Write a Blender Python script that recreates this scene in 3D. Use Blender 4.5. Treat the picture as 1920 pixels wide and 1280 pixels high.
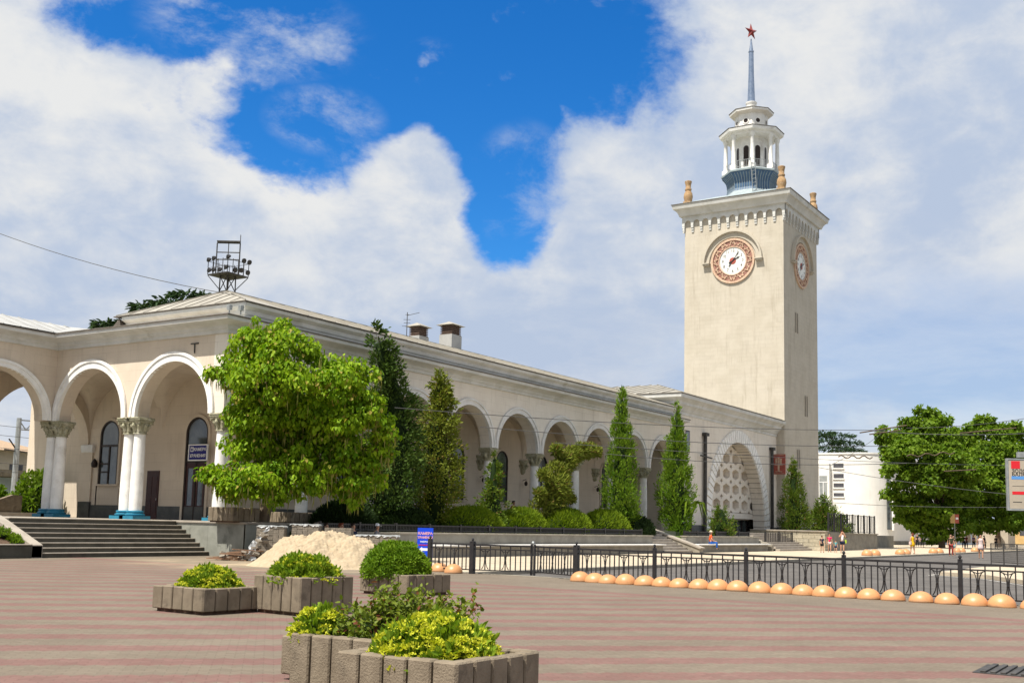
import bpy, bmesh, math, random
import numpy as np
from mathutils import Vector, Matrix
random.seed(7); RNG = np.random.default_rng(7)
for o in list(bpy.data.objects): bpy.data.objects.remove(o)
S = bpy.context.scene; COL = S.collection
pi = math.pi; sin, cos, rad = math.sin, math.cos, math.radians

# ---------------------------------------------------------------- camera
F, PX, PY, H = 2057.3, 960., 732., 1.6          # focal length and principal point in photo pixels, eye height
YAW, PIT, ROL = rad(-57.1505), rad(6.9694), rad(1.40665)
def cam_matrix():
    ca, sa, cb, sb, cc, sc = cos(YAW), sin(YAW), cos(PIT), sin(PIT), cos(ROL), sin(ROL)
    yaw = np.array([[ca, sa, 0], [-sa, ca, 0], [0, 0, 1]]); base = np.array([[1, 0, 0], [0, 0, -1], [0, 1, 0]])
    pit = np.array([[1, 0, 0], [0, cb, sb], [0, -sb, cb]]); rol = np.array([[cc, -sc, 0], [sc, cc, 0], [0, 0, 1]])
    return rol @ pit @ base @ yaw
CM = cam_matrix()
def ray(x, y): return CM.T @ np.array([(x - PX) / F, (y - PY) / F, 1.])
def at(x, y, ax, val):                           # pixel -> point on the plane axis = val
    d = ray(x, y); o = (0, 0, H); t = (val - o[ax]) / d[ax]; return np.array(o) + t * d
def G(x, y, z=0): return at(x, y, 2, z)
def cp(x, y, d): return np.array([0, 0, H]) + ray(x, y) * d      # pixel -> point at a depth in metres
cd = bpy.data.cameras.new('camera'); cam = bpy.data.objects.new('camera', cd); COL.objects.link(cam); S.camera = cam
cd.sensor_width = 36; cd.lens = F / 1920 * 36; cd.shift_y = (PY - 640) / 1920; cd.clip_start = .1; cd.clip_end = 5000
r = CM; cam.matrix_world = Matrix(((r[0][0], -r[1][0], -r[2][0], 0), (r[0][1], -r[1][1], -r[2][1], 0), (r[0][2], -r[1][2], -r[2][2], H), (0, 0, 0, 1)))
S.view_settings.view_transform = 'Standard'; S.view_settings.look = 'None'; S.view_settings.gamma = 1
S.view_settings.use_curve_mapping = False; S.view_settings.exposure = 0.62

# ---------------------------------------------------------------- sun and sky
SUN_EL, SUN_AZ = rad(62), rad(180 - 14)          # direction to the sun, angle from +X towards +Y
sd = bpy.data.lights.new('sun', 'SUN'); so = bpy.data.objects.new('sun', sd); COL.objects.link(so)
sd.energy = 5.0; sd.angle = rad(.5); sd.color = (1, .94, .84)
tosun = Vector((cos(SUN_EL) * cos(SUN_AZ), cos(SUN_EL) * sin(SUN_AZ), sin(SUN_EL)))
so.rotation_euler = tosun.to_track_quat('Z', 'Y').to_euler(); so.location = (0, 0, 80)

W = bpy.data.worlds.new('World'); S.world = W; W.use_nodes = True
class NT:
    def __init__(s, t): s.t = t; s.n = t.nodes; s.l = t.links
    def new(s, k, **kw):
        n = s.n.new(k)
        for a, b in kw.items(): setattr(n, a, b)
        return n
    def set(s, sock, v):
        if hasattr(v, 'links') or isinstance(v, bpy.types.NodeSocket): s.l.new(v, sock)
        else: sock.default_value = v
    def m(s, op, a, b=0., c=0., clamp=False):
        n = s.new('ShaderNodeMath', operation=op, use_clamp=clamp)
        for i, v in enumerate((a, b, c)): s.set(n.inputs[i], v)
        return n.outputs[0]
    def v(s, op, a, b=(0, 0, 0), scale=None):
        n = s.new('ShaderNodeVectorMath', operation=op); s.set(n.inputs[0], a); s.set(n.inputs[1], b)
        if scale is not None: s.set(n.inputs['Scale'], scale)
        return n.outputs[0]
    def sep(s, a):
        n = s.new('ShaderNodeSeparateXYZ'); s.l.new(a, n.inputs[0]); return n.outputs
    def comb(s, x, y, z):
        n = s.new('ShaderNodeCombineXYZ')
        for i, q in enumerate((x, y, z)): s.set(n.inputs[i], q)
        return n.outputs[0]
    def noise(s, vec, scale, detail=4, rough=.55, dist=0., out=0):
        n = s.new('ShaderNodeTexNoise'); s.l.new(vec, n.inputs['Vector']); n.inputs['Scale'].default_value = scale
        n.inputs['Detail'].default_value = detail; n.inputs['Roughness'].default_value = rough; n.inputs['Distortion'].default_value = dist
        return n.outputs[out]
    def mix(s, f, a, b, blend='MIX'):
        n = s.new('ShaderNodeMix', data_type='RGBA', blend_type=blend)
        s.set(n.inputs[0], f)
        for i, q in ((6, a), (7, b)):
            s.set(n.inputs[i], q if not isinstance(q, tuple) else (q + (1,) if len(q) == 3 else q))
        return n.outputs[2]
    def ramp(s, f, lo, hi, smooth=True):
        n = s.new('ShaderNodeMapRange', interpolation_type='SMOOTHSTEP' if smooth else 'LINEAR')
        s.set(n.inputs[0], f); s.set(n.inputs[1], lo); s.set(n.inputs[2], hi); return n.outputs[0]
def build_sky():
    T = NT(W.node_tree); T.n.clear()
    out = T.new('ShaderNodeOutputWorld'); bg = T.new('ShaderNodeBackground'); T.l.new(bg.outputs[0], out.inputs[0])
    sky = T.new('ShaderNodeTexSky', sky_type='NISHITA', sun_disc=False)
    sky.sun_elevation = SUN_EL; sky.sun_rotation = pi / 2 - SUN_AZ; sky.air_density = 1; sky.dust_density = .3; sky.ozone_density = 4
    hs = T.new('ShaderNodeHueSaturation'); hs.inputs['Saturation'].default_value = 1.35; hs.inputs['Value'].default_value = 1.05
    T.l.new(sky.outputs[0], hs.inputs['Color'])
    d = T.v('NORMALIZE', T.new('ShaderNodeTexCoord').outputs['Generated'])
    x, y, z = T.sep(d)
    az = T.m('ARCTAN2', y, x); el = T.m('ARCSINE', z)
    d2 = T.v('MULTIPLY', d, (1, 1, 1.5))
    n1 = T.noise(T.v('ADD', d2, T.v('SCALE', T.noise(d2, 6., 5, .6, 0., 1), (0, 0, 0), .12)), 5., 10, .62, .5); n2 = T.noise(d2, 14., 8, .62, .2); n3 = T.noise(d2, 3.2, 6, .55, .5); n4 = T.noise(d2, 30., 6, .6)
    fb = T.m('ADD', T.m('MULTIPLY', T.m('SUBTRACT', n1, .5), 2.2), T.m('ADD', T.m('MULTIPLY', T.m('SUBTRACT', n2, .5), 1.2), T.m('MULTIPLY', T.m('SUBTRACT', n4, .5), 1.0)))
    def azel(px, py):
        q = ray(px, py); q = q / np.linalg.norm(q); return math.atan2(q[1], q[0]), math.asin(q[2])
    def ell(px, py, rx, ry):                     # 1 in the middle of an elliptical patch of sky, 0 on its rim, negative outside
        a0, e0 = azel(px, py)
        qa = T.m('POWER', T.m('ABSOLUTE', T.m('DIVIDE', T.m('SUBTRACT', az, a0), rx / F)), 2.); qe = T.m('POWER', T.m('ABSOLUTE', T.m('DIVIDE', T.m('SUBTRACT', el, e0), ry / F)), 2.)
        return T.m('SUBTRACT', 1., T.m('ADD', qa, qe))
    h = ell(800, 20, 560, 260)
    for e in ((1110, 50, 240, 210), (955, 240, 150, 170), (640, 230, 260, 120), (950, 400, 85, 105), (905, 250, 170, 120), (330, 60, 230, 60)): h = T.m('MAXIMUM', h, ell(*e))
    h = T.m('MAXIMUM', h, -1.6)
    for px, py, rx, ry, w in ((770, 320, 130, 95, 1.5), (600, 85, 80, 36, .35), (1100, 300, 110, 80, .7), (400, 150, 60, 110, .4), (810, 105, 40, 28, .5)):
        h = T.m('SUBTRACT', h, T.m('MULTIPLY', T.m('MAXIMUM', ell(px, py, rx, ry), 0.), w))
    blue = T.ramp(T.m('ADD', T.m('MULTIPLY', h, 1.15), T.m('MULTIPLY', fb, 1.2)), -.34, .58)
    ws = T.noise(T.v('MULTIPLY', d, (1, 1.4, 2.4)), 7., 9, .68, .35); wm = None
    for e in ((480, 55, 240, 100), (610, 225, 130, 70), (690, 300, 90, 50), (810, 105, 60, 36), (1260, 120, 120, 160), (980, 350, 120, 130)):
        q_ = T.m('MAXIMUM', ell(*e), 0.); wm = q_ if wm is None else T.m('MAXIMUM', wm, q_)
    wisp = T.m('MULTIPLY', T.ramp(ws, .44, .74), T.m('MULTIPLY', T.ramp(wm, 0., .8), .62))
    blue = T.m('MULTIPLY', blue, T.m('SUBTRACT', 1., wisp))
    thin = T.m('MULTIPLY', T.ramp(T.m('ADD', ell(1720, 690, 420, 170), T.m('MULTIPLY', fb, 1.)), -.5, 1.0), .18)
    blue = T.m('MAXIMUM', blue, thin)
    tone = T.ramp(T.m('ADD', n3, T.m('MULTIPLY', T.m('SUBTRACT', n2, .5), .55)), .34, .66)
    low = T.ramp(el, rad(2), rad(17))
    tone = T.m('MULTIPLY', tone, T.m('ADD', T.m('MULTIPLY', low, .5), .5))
    tone = T.m('MULTIPLY', tone, T.m('SUBTRACT', 1., T.m('MULTIPLY', T.m('MAXIMUM', T.m('ADD', ell(1750, 660, 420, 150), T.m('MULTIPLY', fb, .35)), 0., clamp=True), .75)))
    n5 = T.noise(T.v('MULTIPLY', d, (1, 1, 3.6)), 5.5, 8, .62, .25)
    tone = T.m('ADD', tone, T.m('MULTIPLY', T.m('SUBTRACT', n5, .47), T.m('SUBTRACT', 2.6, T.m('MULTIPLY', T.ramp(el, rad(4), rad(16)), 2.2))), clamp=True)
    cl = T.mix(tone, (.375, .445, .57), (.635, .64, .64))
    skyc = T.v('MULTIPLY', hs.outputs[0], (.060, .098, .121))
    T.l.new(T.mix(blue, cl, skyc), bg.inputs[0]); bg.inputs[1].default_value = .84
build_sky()

# ---------------------------------------------------------------- materials
MATS = {}
def material(name):
    m = bpy.data.materials.new(name); m.use_nodes = True; T = NT(m.node_tree); MATS[name] = m
    return m, T, T.n['Principled BSDF']
def simple(name, c1, c2=None, scale=2., rough=.75, bump=.15, bscale=30., metal=0., spec=.3, detail=6, stretch=(1, 1, 1), c3=None, s3=.35, lo=.35, hi=.65, coat=0.):
    m, T, B = material(name)
    co = T.v('MULTIPLY', T.new('ShaderNodeTexCoord').outputs['Object'], stretch)
    col = c1 + (1,)
    if c2: col = T.mix(T.ramp(T.noise(co, scale, detail, .6), lo, hi), c1, c2)
    if c3: col = T.mix(T.ramp(T.noise(co, s3, 5, .65, .3), .52, .75), col, c3)
    T.set(B.inputs['Base Color'], col)
    B.inputs['Roughness'].default_value = rough; B.inputs['Metallic'].default_value = metal; B.inputs['Specular IOR Level'].default_value = spec
    B.inputs['Coat Weight'].default_value = coat
    if bump:
        b = T.new('ShaderNodeBump'); b.inputs['Strength'].default_value = bump; b.inputs['Distance'].default_value = .03
        T.l.new(T.noise(co, bscale, 5, .6), b.inputs['Height']); T.l.new(b.outputs[0], B.inputs['Normal'])
    return m
def leafmat(name, ca, cb, trans=.32, rough=.5, cc=None):
    m, T, B = material(name)
    g = T.new('ShaderNodeNewGeometry')
    rnd = g.outputs['Random Per Island']
    co = T.new('ShaderNodeTexCoord').outputs['Object']
    f = T.m('ADD', T.m('MULTIPLY', rnd, .65), T.m('MULTIPLY', T.ramp(T.noise(co, .9, 3), .3, .7), .35))
    col = T.mix(f, ca, cb)
    if cc: col = T.mix(T.ramp(rnd, .93, .96), col, cc)
    T.l.new(col, B.inputs['Base Color']); B.inputs['Roughness'].default_value = rough + .1; B.inputs['Specular IOR Level'].default_value = .10
    tr = T.new('ShaderNodeBsdfTranslucent'); T.l.new(T.mix(1., col, (1.25, 1.35, .55), 'MULTIPLY'), tr.inputs[0])
    mx = T.new('ShaderNodeMixShader'); mx.inputs[0].default_value = trans
    T.l.new(B.outputs[0], mx.inputs[1]); T.l.new(tr.outputs[0], mx.inputs[2]); T.l.new(mx.outputs[0], T.n['Material Output'].inputs[0])
    return m
def plastermat(name, c1, c2, stain, bx=1.2, bz=.42, joint=.06):
    m, T, B = material(name)
    co = T.new('ShaderNodeTexCoord').outputs['Object']
    x, y, z = T.sep(co)
    n = T.ramp(T.noise(co, .55, 7, .62, .4), .32, .7)
    col = T.mix(n, c1, c2)
    streak = T.ramp(T.noise(T.v('MULTIPLY', co, (1.6, 1.6, .18)), 1.3, 6, .62), .50, .80)
    col = T.mix(T.m('MULTIPLY', streak, .75), col, stain)
    st2 = T.m('MULTIPLY', T.ramp(T.noise(T.v('MULTIPLY', co, (4.5, 4.5, .22)), 1.6, 5, .6), .56, .72), T.ramp(T.noise(co, .35, 4, .6), .42, .62)); col = T.mix(T.m('MULTIPLY', st2, .55), col, stain)
    spots = T.ramp(T.noise(co, 5., 6, .7), .60, .75)
    col = T.mix(T.m('MULTIPLY', spots, .3), col, stain)
    bv = T.comb(T.m('ADD', x, y), z, 0.)
    br = T.new('ShaderNodeTexBrick'); T.l.new(bv, br.inputs['Vector']); br.inputs['Scale'].default_value = 1.
    br.inputs['Brick Width'].default_value = bx; br.inputs['Row Height'].default_value = bz; br.inputs['Mortar Size'].default_value = .012
    br.inputs['Color1'].default_value = (1, 1, 1, 1); br.inputs['Color2'].default_value = (.90, .90, .90, 1); br.inputs['Mortar'].default_value = (.70, .68, .66, 1)
    col = T.mix(T.m('MULTIPLY', T.ramp(T.noise(co, .8, 4), .3, .65), joint * 10), col, T.mix(1., col, br.outputs[0], 'MULTIPLY'))
    T.l.new(col, B.inputs['Base Color']); B.inputs['Roughness'].default_value = .88; B.inputs['Specular IOR Level'].default_value = .15
    b = T.new('ShaderNodeBump'); b.inputs['Strength'].default_value = .25; b.inputs['Distance'].default_value = .02
    T.l.new(T.noise(co, 14., 7, .65), b.inputs['Height']); T.l.new(b.outputs[0], B.inputs['Normal'])
    return m
def brickmat(name, c1, c2, mortar, bw, bh, ms=.02, bump=.6):
    m, T, B = material(name)
    co = T.new('ShaderNodeTexCoord').outputs['Object']; x, y, z = T.sep(co)
    br = T.new('ShaderNodeTexBrick'); T.l.new(T.comb(T.m('ADD', x, y), z, 0.), br.inputs['Vector']); br.inputs['Scale'].default_value = 1.
    br.inputs['Brick Width'].default_value = bw; br.inputs['Row Height'].default_value = bh; br.inputs['Mortar Size'].default_value = ms; br.inputs['Mortar Smooth'].default_value = .4
    br.inputs['Color1'].default_value = c1 + (1,); br.inputs['Color2'].default_value = c2 + (1,); br.inputs['Mortar'].default_value = mortar + (1,)
    n = T.noise(co, 3., 6, .65)
    T.l.new(T.mix(1., br.outputs[0], T.mix(T.ramp(n, .3, .7), (.78, .78, .78), (1.1, 1.08, 1.05)), 'MULTIPLY'), B.inputs['Base Color'])
    B.inputs['Roughness'].default_value = .9; B.inputs['Specular IOR Level'].default_value = .15
    b = T.new('ShaderNodeBump'); b.inputs['Strength'].default_value = bump; b.inputs['Distance'].default_value = .04
    T.l.new(T.m('ADD', T.m('MULTIPLY', br.outputs[1], -1.), T.m('MULTIPLY', T.noise(co, 9., 5, .6), .7)), b.inputs['Height']); T.l.new(b.outputs[0], B.inputs['Normal'])
    return m
def make_paving():
    m, T, B = material('paving')
    co = T.new('ShaderNodeTexCoord').outputs['Object']; x, y, z = T.sep(co)
    d = T.m('MULTIPLY', T.m('ADD', x, y), .70711); e = T.m('MULTIPLY', T.m('SUBTRACT', x, y), .70711)
    wob = T.m('MULTIPLY', T.m('PINGPONG', e, .11), .75)             # zigzag pavers make the stripe edges wavy
    dd = T.m('ADD', T.m('ADD', d, wob), T.m('MULTIPLY', T.m('SUBTRACT', T.noise(co, 1.2, 3), .5), .10))
    fr = T.m('FRACT', T.m('DIVIDE', T.m('ADD', dd, -.99 + .30 + 13.4), 1.34))
    stripe = T.ramp(fr, .46, .40)
    bx = T.m('SUBTRACT', x, T.m('MULTIPLY', y, .074))               # boundary band running along the fence
    inside = T.m('LESS_THAN', bx, 22.9)
    band = T.m('MULTIPLY', T.m('GREATER_THAN', bx, 23.05), T.m('LESS_THAN', bx, 23.75))
    left = T.m('LESS_THAN', y, 34.2)
    pink = T.m('MAXIMUM', T.m('MULTIPLY', T.m('MULTIPLY', stripe, inside), left), band)
    br = T.new('ShaderNodeTexBrick'); T.l.new(T.comb(e, T.m('ADD', d, wob), 0.), br.inputs['Vector']); br.inputs['Scale'].default_value = 1.
    br.inputs['Brick Width'].default_value = .22; br.inputs['Row Height'].default_value = .11; br.inputs['Mortar Size'].default_value = .006; br.inputs['Mortar Smooth'].default_value = .3
    for k, c in (('Color1', .90), ('Color2', 1.07), ('Mortar', .74)): br.inputs[k].default_value = (c, c, c, 1)
    n = T.ramp(T.noise(co, .5, 7, .62, .3), .3, .7); n2 = T.ramp(T.noise(co, 5., 6, .65), .3, .7)
    grey = T.mix(n, (.146, .118, .089), (.176, .145, .110)); pk = T.mix(n, (.160, .086, .074), (.184, .104, .090))
    col = T.mix(pink, grey, pk)
    col = T.mix(1., col, br.outputs[0], 'MULTIPLY')
    col = T.mix(T.m('MULTIPLY', n2, .22), col, (.17, .14, .11))
    spot = T.ramp(T.noise(co, 2.1, 5, .7), .66, .76); col = T.mix(T.m('MULTIPLY', spot, .5), col, (.10, .085, .07))
    big = T.ramp(T.noise(T.v('ADD', co, (7, 3, 0)), .22, 6, .68, .6), .52, .72); col = T.mix(T.m('MULTIPLY', big, .30), col, (.10, .085, .068))
    gum = T.ramp(T.noise(co, 17., 2, .5), .74, .78); col = T.mix(T.m('MULTIPLY', gum, .5), col, (.07, .06, .05))
    sandy = T.ramp(T.noise(T.v('SUBTRACT', co, (30, 27, 0)), .4, 5, .6), .45, .62)
    near = T.ramp(T.v('DISTANCE', co, (30.5, 28.0, 0)), 7.5, 4.0)
    n_ = T.new('ShaderNodeVectorMath', operation='DISTANCE'); T.l.new(co, n_.inputs[0]); n_.inputs[1].default_value = (30.5, 28.0, 0)
    near = T.ramp(n_.outputs['Value'], 8.0, 4.0)
    col = T.mix(T.m('MULTIPLY', near, T.m('ADD', T.m('MULTIPLY', sandy, .6), .2)), col, (.42, .33, .22))
    T.l.new(col, B.inputs['Base Color']); B.inputs['Roughness'].default_value = .85; B.inputs['Specular IOR Level'].default_value = .2
    b = T.new('ShaderNodeBump'); b.inputs['Strength'].default_value = .35; b.inputs['Distance'].default_value = .01
    T.l.new(T.m('ADD', T.m('MULTIPLY', br.outputs[1], -.8), T.noise(co, 40., 5, .6)), b.inputs['Height']); T.l.new(b.outputs[0], B.inputs['Normal'])
make_paving()
plastermat('cream', (.535, .490, .410), (.485, .440, .36), (.37, .325, .255))
plastermat('facade', (.76, .705, .62), (.70, .64, .555), (.53, .475, .40), 1.3, .5, .07)
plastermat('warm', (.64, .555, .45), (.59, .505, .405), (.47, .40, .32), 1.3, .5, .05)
plastermat('white_wall', (.74, .73, .70), (.68, .67, .64), (.60, .59, .56), 2.4, .8, .02)
simple('trim', (.70, .69, .67), (.63, .62, .59), 1.6, .7, .08, c3=(.55, .53, .49), s3=1.1)
simple('cornice', (.62, .62, .60), (.53, .53, .50), .9, .8, .15, c3=(.43, .42, .37), s3=.6)
simple('white', (.84, .83, .80), (.74, .73, .70), 2., .6, .06, c3=(.58, .56, .52), s3=.9)
simple('capital', (.40, .38, .27), (.27, .26, .17), 6., .8, .5, 18, c3=(.55, .53, .44), s3=4)
simple('blue_base', (.010, .14, .235), (.014, .185, .29), 4., .45, .05, spec=.5)
simple('dado', (.045, .048, .046), (.075, .078, .072), 2., .5, .08, spec=.5)
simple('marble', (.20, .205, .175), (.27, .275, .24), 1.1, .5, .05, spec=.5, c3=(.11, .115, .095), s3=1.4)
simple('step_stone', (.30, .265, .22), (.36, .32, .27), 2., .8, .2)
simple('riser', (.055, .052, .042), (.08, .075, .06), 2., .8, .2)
simple('roof_metal', (.33, .31, .265), (.27, .25, .21), .8, .6, .06, spec=.3, c3=(.215, .195, .16), s3=.5)
simple('roof_white', (.40, .40, .385), (.33, .33, .32), .8, .6, .06, spec=.4)
simple('dark_edge', (.10, .085, .07), (.15, .13, .11), 3., .7, .1)
simple('glass', (.045, .055, .055), (.10, .115, .11), 1.2, .08, 0, spec=.9)
simple('glass_pale', (.20, .215, .21), (.30, .31, .30), .9, .12, 0, spec=.9)
simple('frame_dark', (.022, .014, .011), (.035, .022, .018), 4., .5, .05)
simple('door_red', (.035, .009, .008), (.05, .014, .012), 3., .5, .05, spec=.4)
simple('sign_blue', (.004, .004, .17), None, rough=.4, bump=0, spec=.4)
simple('board_blue', (.002, .055, .62), None, rough=.4, bump=0, spec=.4)
simple('sign_white', (.80, .80, .80), None, rough=.5, bump=0)
simple('sign_pink', (.80, .42, .45), None, rough=.5, bump=0)
simple('sign_red', (.62, .02, .03), None, rough=.45, bump=0)
simple('sign_black', (.03, .03, .03), None, rough=.5, bump=0)
simple('sign_sky', (.10, .28, .62), None, rough=.5, bump=0)
simple('concrete', (.165, .132, .093), (.235, .192, .138), 2.6, .92, .5, 55, c3=(.088, .072, .052), s3=2.4, detail=10)
simple('concrete_grey', (.185, .172, .145), (.24, .225, .19), 1.2, .9, .3, 25, c3=(.17, .155, .13), s3=.9)
simple('soil', (.075, .045, .03), (.12, .075, .05), 8., .95, .8, 30)
simple('sand', (.41, .330, .225), (.355, .280, .185), 4.5, .95, 1., 11, c3=(.27, .21, .14), s3=3.2, detail=9)
simple('sidewalk', (.47, .395, .295), (.41, .345, .255), .7, .9, .25, 12, c3=(.31, .26, .20), s3=.45)
simple('asphalt', (.085, .078, .072), (.115, .105, .096), .8, .85, .3, 60, c3=(.07, .065, .06), s3=.35)
simple('kerb_stone', (.24, .215, .17), (.31, .28, .225), 2., .9, .25)
simple('paint', (.62, .60, .55), (.40, .38, .35), 3., .7, .05)
simple('terrain', (.20, .18, .13), (.12, .13, .06), .05, .95, .2)
simple('lawn', (.06, .11, .02), (.10, .15, .03), 3., .9, .6, 40)
simple('black_iron', (.012, .011, .012), (.022, .02, .02), 6., .42, .08, spec=.5)
def make_dome():
    m, T, B = material('orange'); co = T.new('ShaderNodeTexCoord').outputs['Object']; x, y, z = T.sep(co); oi = T.new('ShaderNodeObjectInfo').outputs['Random']
    sh = T.v('ADD', co, T.comb(T.m('MULTIPLY', oi, 9.), T.m('MULTIPLY', oi, 5.), 0.)); n = T.noise(sh, 3., 6, .65)
    col = T.mix(T.ramp(n, .35, .65), (.56, .275, .115), (.49, .235, .095)); col = T.mix(T.m('MULTIPLY', oi, .35), col, (.46, .245, .12))
    col = T.mix(T.m('MULTIPLY', T.ramp(T.noise(sh, 6., 8, .72), .56, .70), .45), col, (.30, .17, .09))
    col = T.mix(T.ramp(T.noise(sh, 11., 6, .7), .70, .73), col, (.30, .27, .23))
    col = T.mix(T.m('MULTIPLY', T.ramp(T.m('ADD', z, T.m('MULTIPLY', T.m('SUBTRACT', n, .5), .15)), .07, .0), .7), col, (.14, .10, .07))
    T.l.new(col, B.inputs['Base Color']); B.inputs['Roughness'].default_value = .42; B.inputs['Specular IOR Level'].default_value = .45
    b = T.new('ShaderNodeBump'); b.inputs['Strength'].default_value = .2; b.inputs['Distance'].default_value = .01; T.l.new(T.noise(sh, 18., 5, .65), b.inputs['Height']); T.l.new(b.outputs[0], B.inputs['Normal'])
make_dome()
simple('pavers', (.27, .235, .19), (.20, .175, .14), 7., .95, .6, 30)
simple('wood', (.30, .18, .11), (.20, .115, .07), 6., .85, .3, 20, stretch=(1, .2, 1))
simple('film', (.36, .37, .375), (.26, .27, .275), 4., .25, .6, 14, spec=.6)
simple('bark', (.12, .085, .055), (.07, .05, .035), 6., .95, .8, 18, stretch=(1, 1, .25))
simple('bark_pale', (.26, .20, .14), (.14, .105, .075), 5., .95, .6, 14, stretch=(1, 1, .3))
simple('tower_blue', (.035, .085, .17), (.06, .125, .22), 3., .45, .06, spec=.5, stretch=(1, 1, .2))
simple('grey_blue', (.34, .39, .40), (.25, .30, .32), 2., .5, .06, spec=.4)
simple('steel', (.30, .36, .46), (.22, .28, .38), 3., .28, .03, metal=.7)
simple('steel_dark', (.045, .042, .04), (.075, .07, .065), 3., .6, .05, metal=.3)
simple('galv', (.36, .38, .38), (.27, .285, .285), 3., .5, .05, metal=.4)
simple('star_red', (.25, .022, .018), (.18, .02, .018), 3., .35, .03, spec=.5)
simple('ochre_stone', (.42, .28, .15), (.30, .175, .085), 3., .9, .7, 14, c3=(.50, .41, .29), s3=3)
simple('dial', (.80, .80, .76), (.72, .72, .68), 2., .5, 0)
simple('red_relief', (.34, .185, .145), (.25, .115, .09), 5., .8, .8, 12, c3=(.55, .40, .30), s3=3.)
simple('cream_relief', (.62, .47, .34), (.52, .34, .24), 5., .8, .4, 12)
simple('hub_red', (.42, .10, .075), (.30, .07, .05), 4., .6, 0)
simple('louver', (.085, .055, .042), (.14, .095, .075), 9., .8, .2)
simple('beige', (.44, .38, .30), (.38, .33, .26), 1., .85, .1)
simple('tile_roof', (.40, .29, .19), (.32, .225, .15), 3., .85, .3)
simple('pale_blue', (.50, .58, .66), (.42, .50, .60), 1., .6, .05)
simple('shop_dark', (.05, .05, .06), (.09, .09, .10), 1., .4, .03)
simple('ochre_wall', (.52, .36, .16), (.46, .31, .13), 1., .85, .1)
simple('car_white', (.75, .75, .74), None, rough=.3, bump=0, spec=.5)
simple('rubber', (.02, .02, .02), None, rough=.8, bump=0); simple('wire_grey', (.06, .06, .06), None, rough=.6, bump=0)
simple('skin', (.52, .29, .19), (.47, .255, .165), 8., .55, 0)
simple('hair_dark', (.02, .013, .01), None, rough=.6, bump=0); simple('hair_grey', (.22, .20, .18), None, rough=.6, bump=0); simple('hair_red', (.14, .035, .015), None, rough=.6, bump=0)
for nm, c in dict(navy=(.01, .016, .05), pink=(.75, .03, .14), teal=(.12, .42, .46), tank=(.80, .79, .82), denim=(.02, .03, .10), yellow=(.72, .44, .01), blush=(.62, .50, .48), olive=(.05, .055, .025), redcloth=(.24, .035, .03), black=(.012, .012, .014), orangecloth=(.75, .10, .02), bluecloth=(.01, .10, .42), straw=(.62, .52, .38), lilac=(.25, .17, .33), limebag=(.40, .55, .05), greycloth=(.20, .20, .22), shoe=(.05, .04, .04)).items():
    simple('c_' + nm, c, tuple(q * .8 for q in c), 9., .85, .1, 40)
leafmat('leaf_catalpa', (.070, .175, .006), (.300, .420, .018), .34, .38, (.36, .30, .07))
leafmat('pod', (.20, .22, .05), (.32, .27, .09), .2)
leafmat('leaf_plane', (.070, .145, .012), (.175, .255, .024), .38, .45)
leafmat('leaf_conifer_dark', (.032, .070, .014), (.090, .140, .026), .15, .6)
leafmat('leaf_conifer_olive', (.085, .120, .014), (.215, .240, .034), .22, .6, (.19, .13, .04))
leafmat('leaf_cypress', (.060, .150, .012), (.200, .290, .024), .2, .6)
leafmat('leaf_bush', (.060, .115, .014), (.150, .205, .026), .25, .6, (.20, .12, .05))
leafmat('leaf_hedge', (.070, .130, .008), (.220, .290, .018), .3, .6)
leafmat('leaf_hedge_dark', (.010, .022, .006), (.022, .042, .010), .15, .6)  # near-black green: shade inside bushes and under the catalpa put into the colour
leafmat('leaf_cedar', (.022, .050, .022), (.055, .090, .040), .15, .6)
leafmat('leaf_sedum', (.110, .200, .014), (.220, .300, .024), .3, .5)
leafmat('flower_sedum', (.44, .47, .025), (.62, .60, .07), .3, .5)
leafmat('leaf_round', (.075, .165, .010), (.190, .285, .018), .28, .5)
leafmat('leaf_rose', (.075, .120, .014), (.200, .235, .030), .28, .35, (.16, .055, .03))
leafmat('flower_red', (.60, .03, .05), (.75, .12, .12), .2)
def make_ring():
    pass

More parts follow.
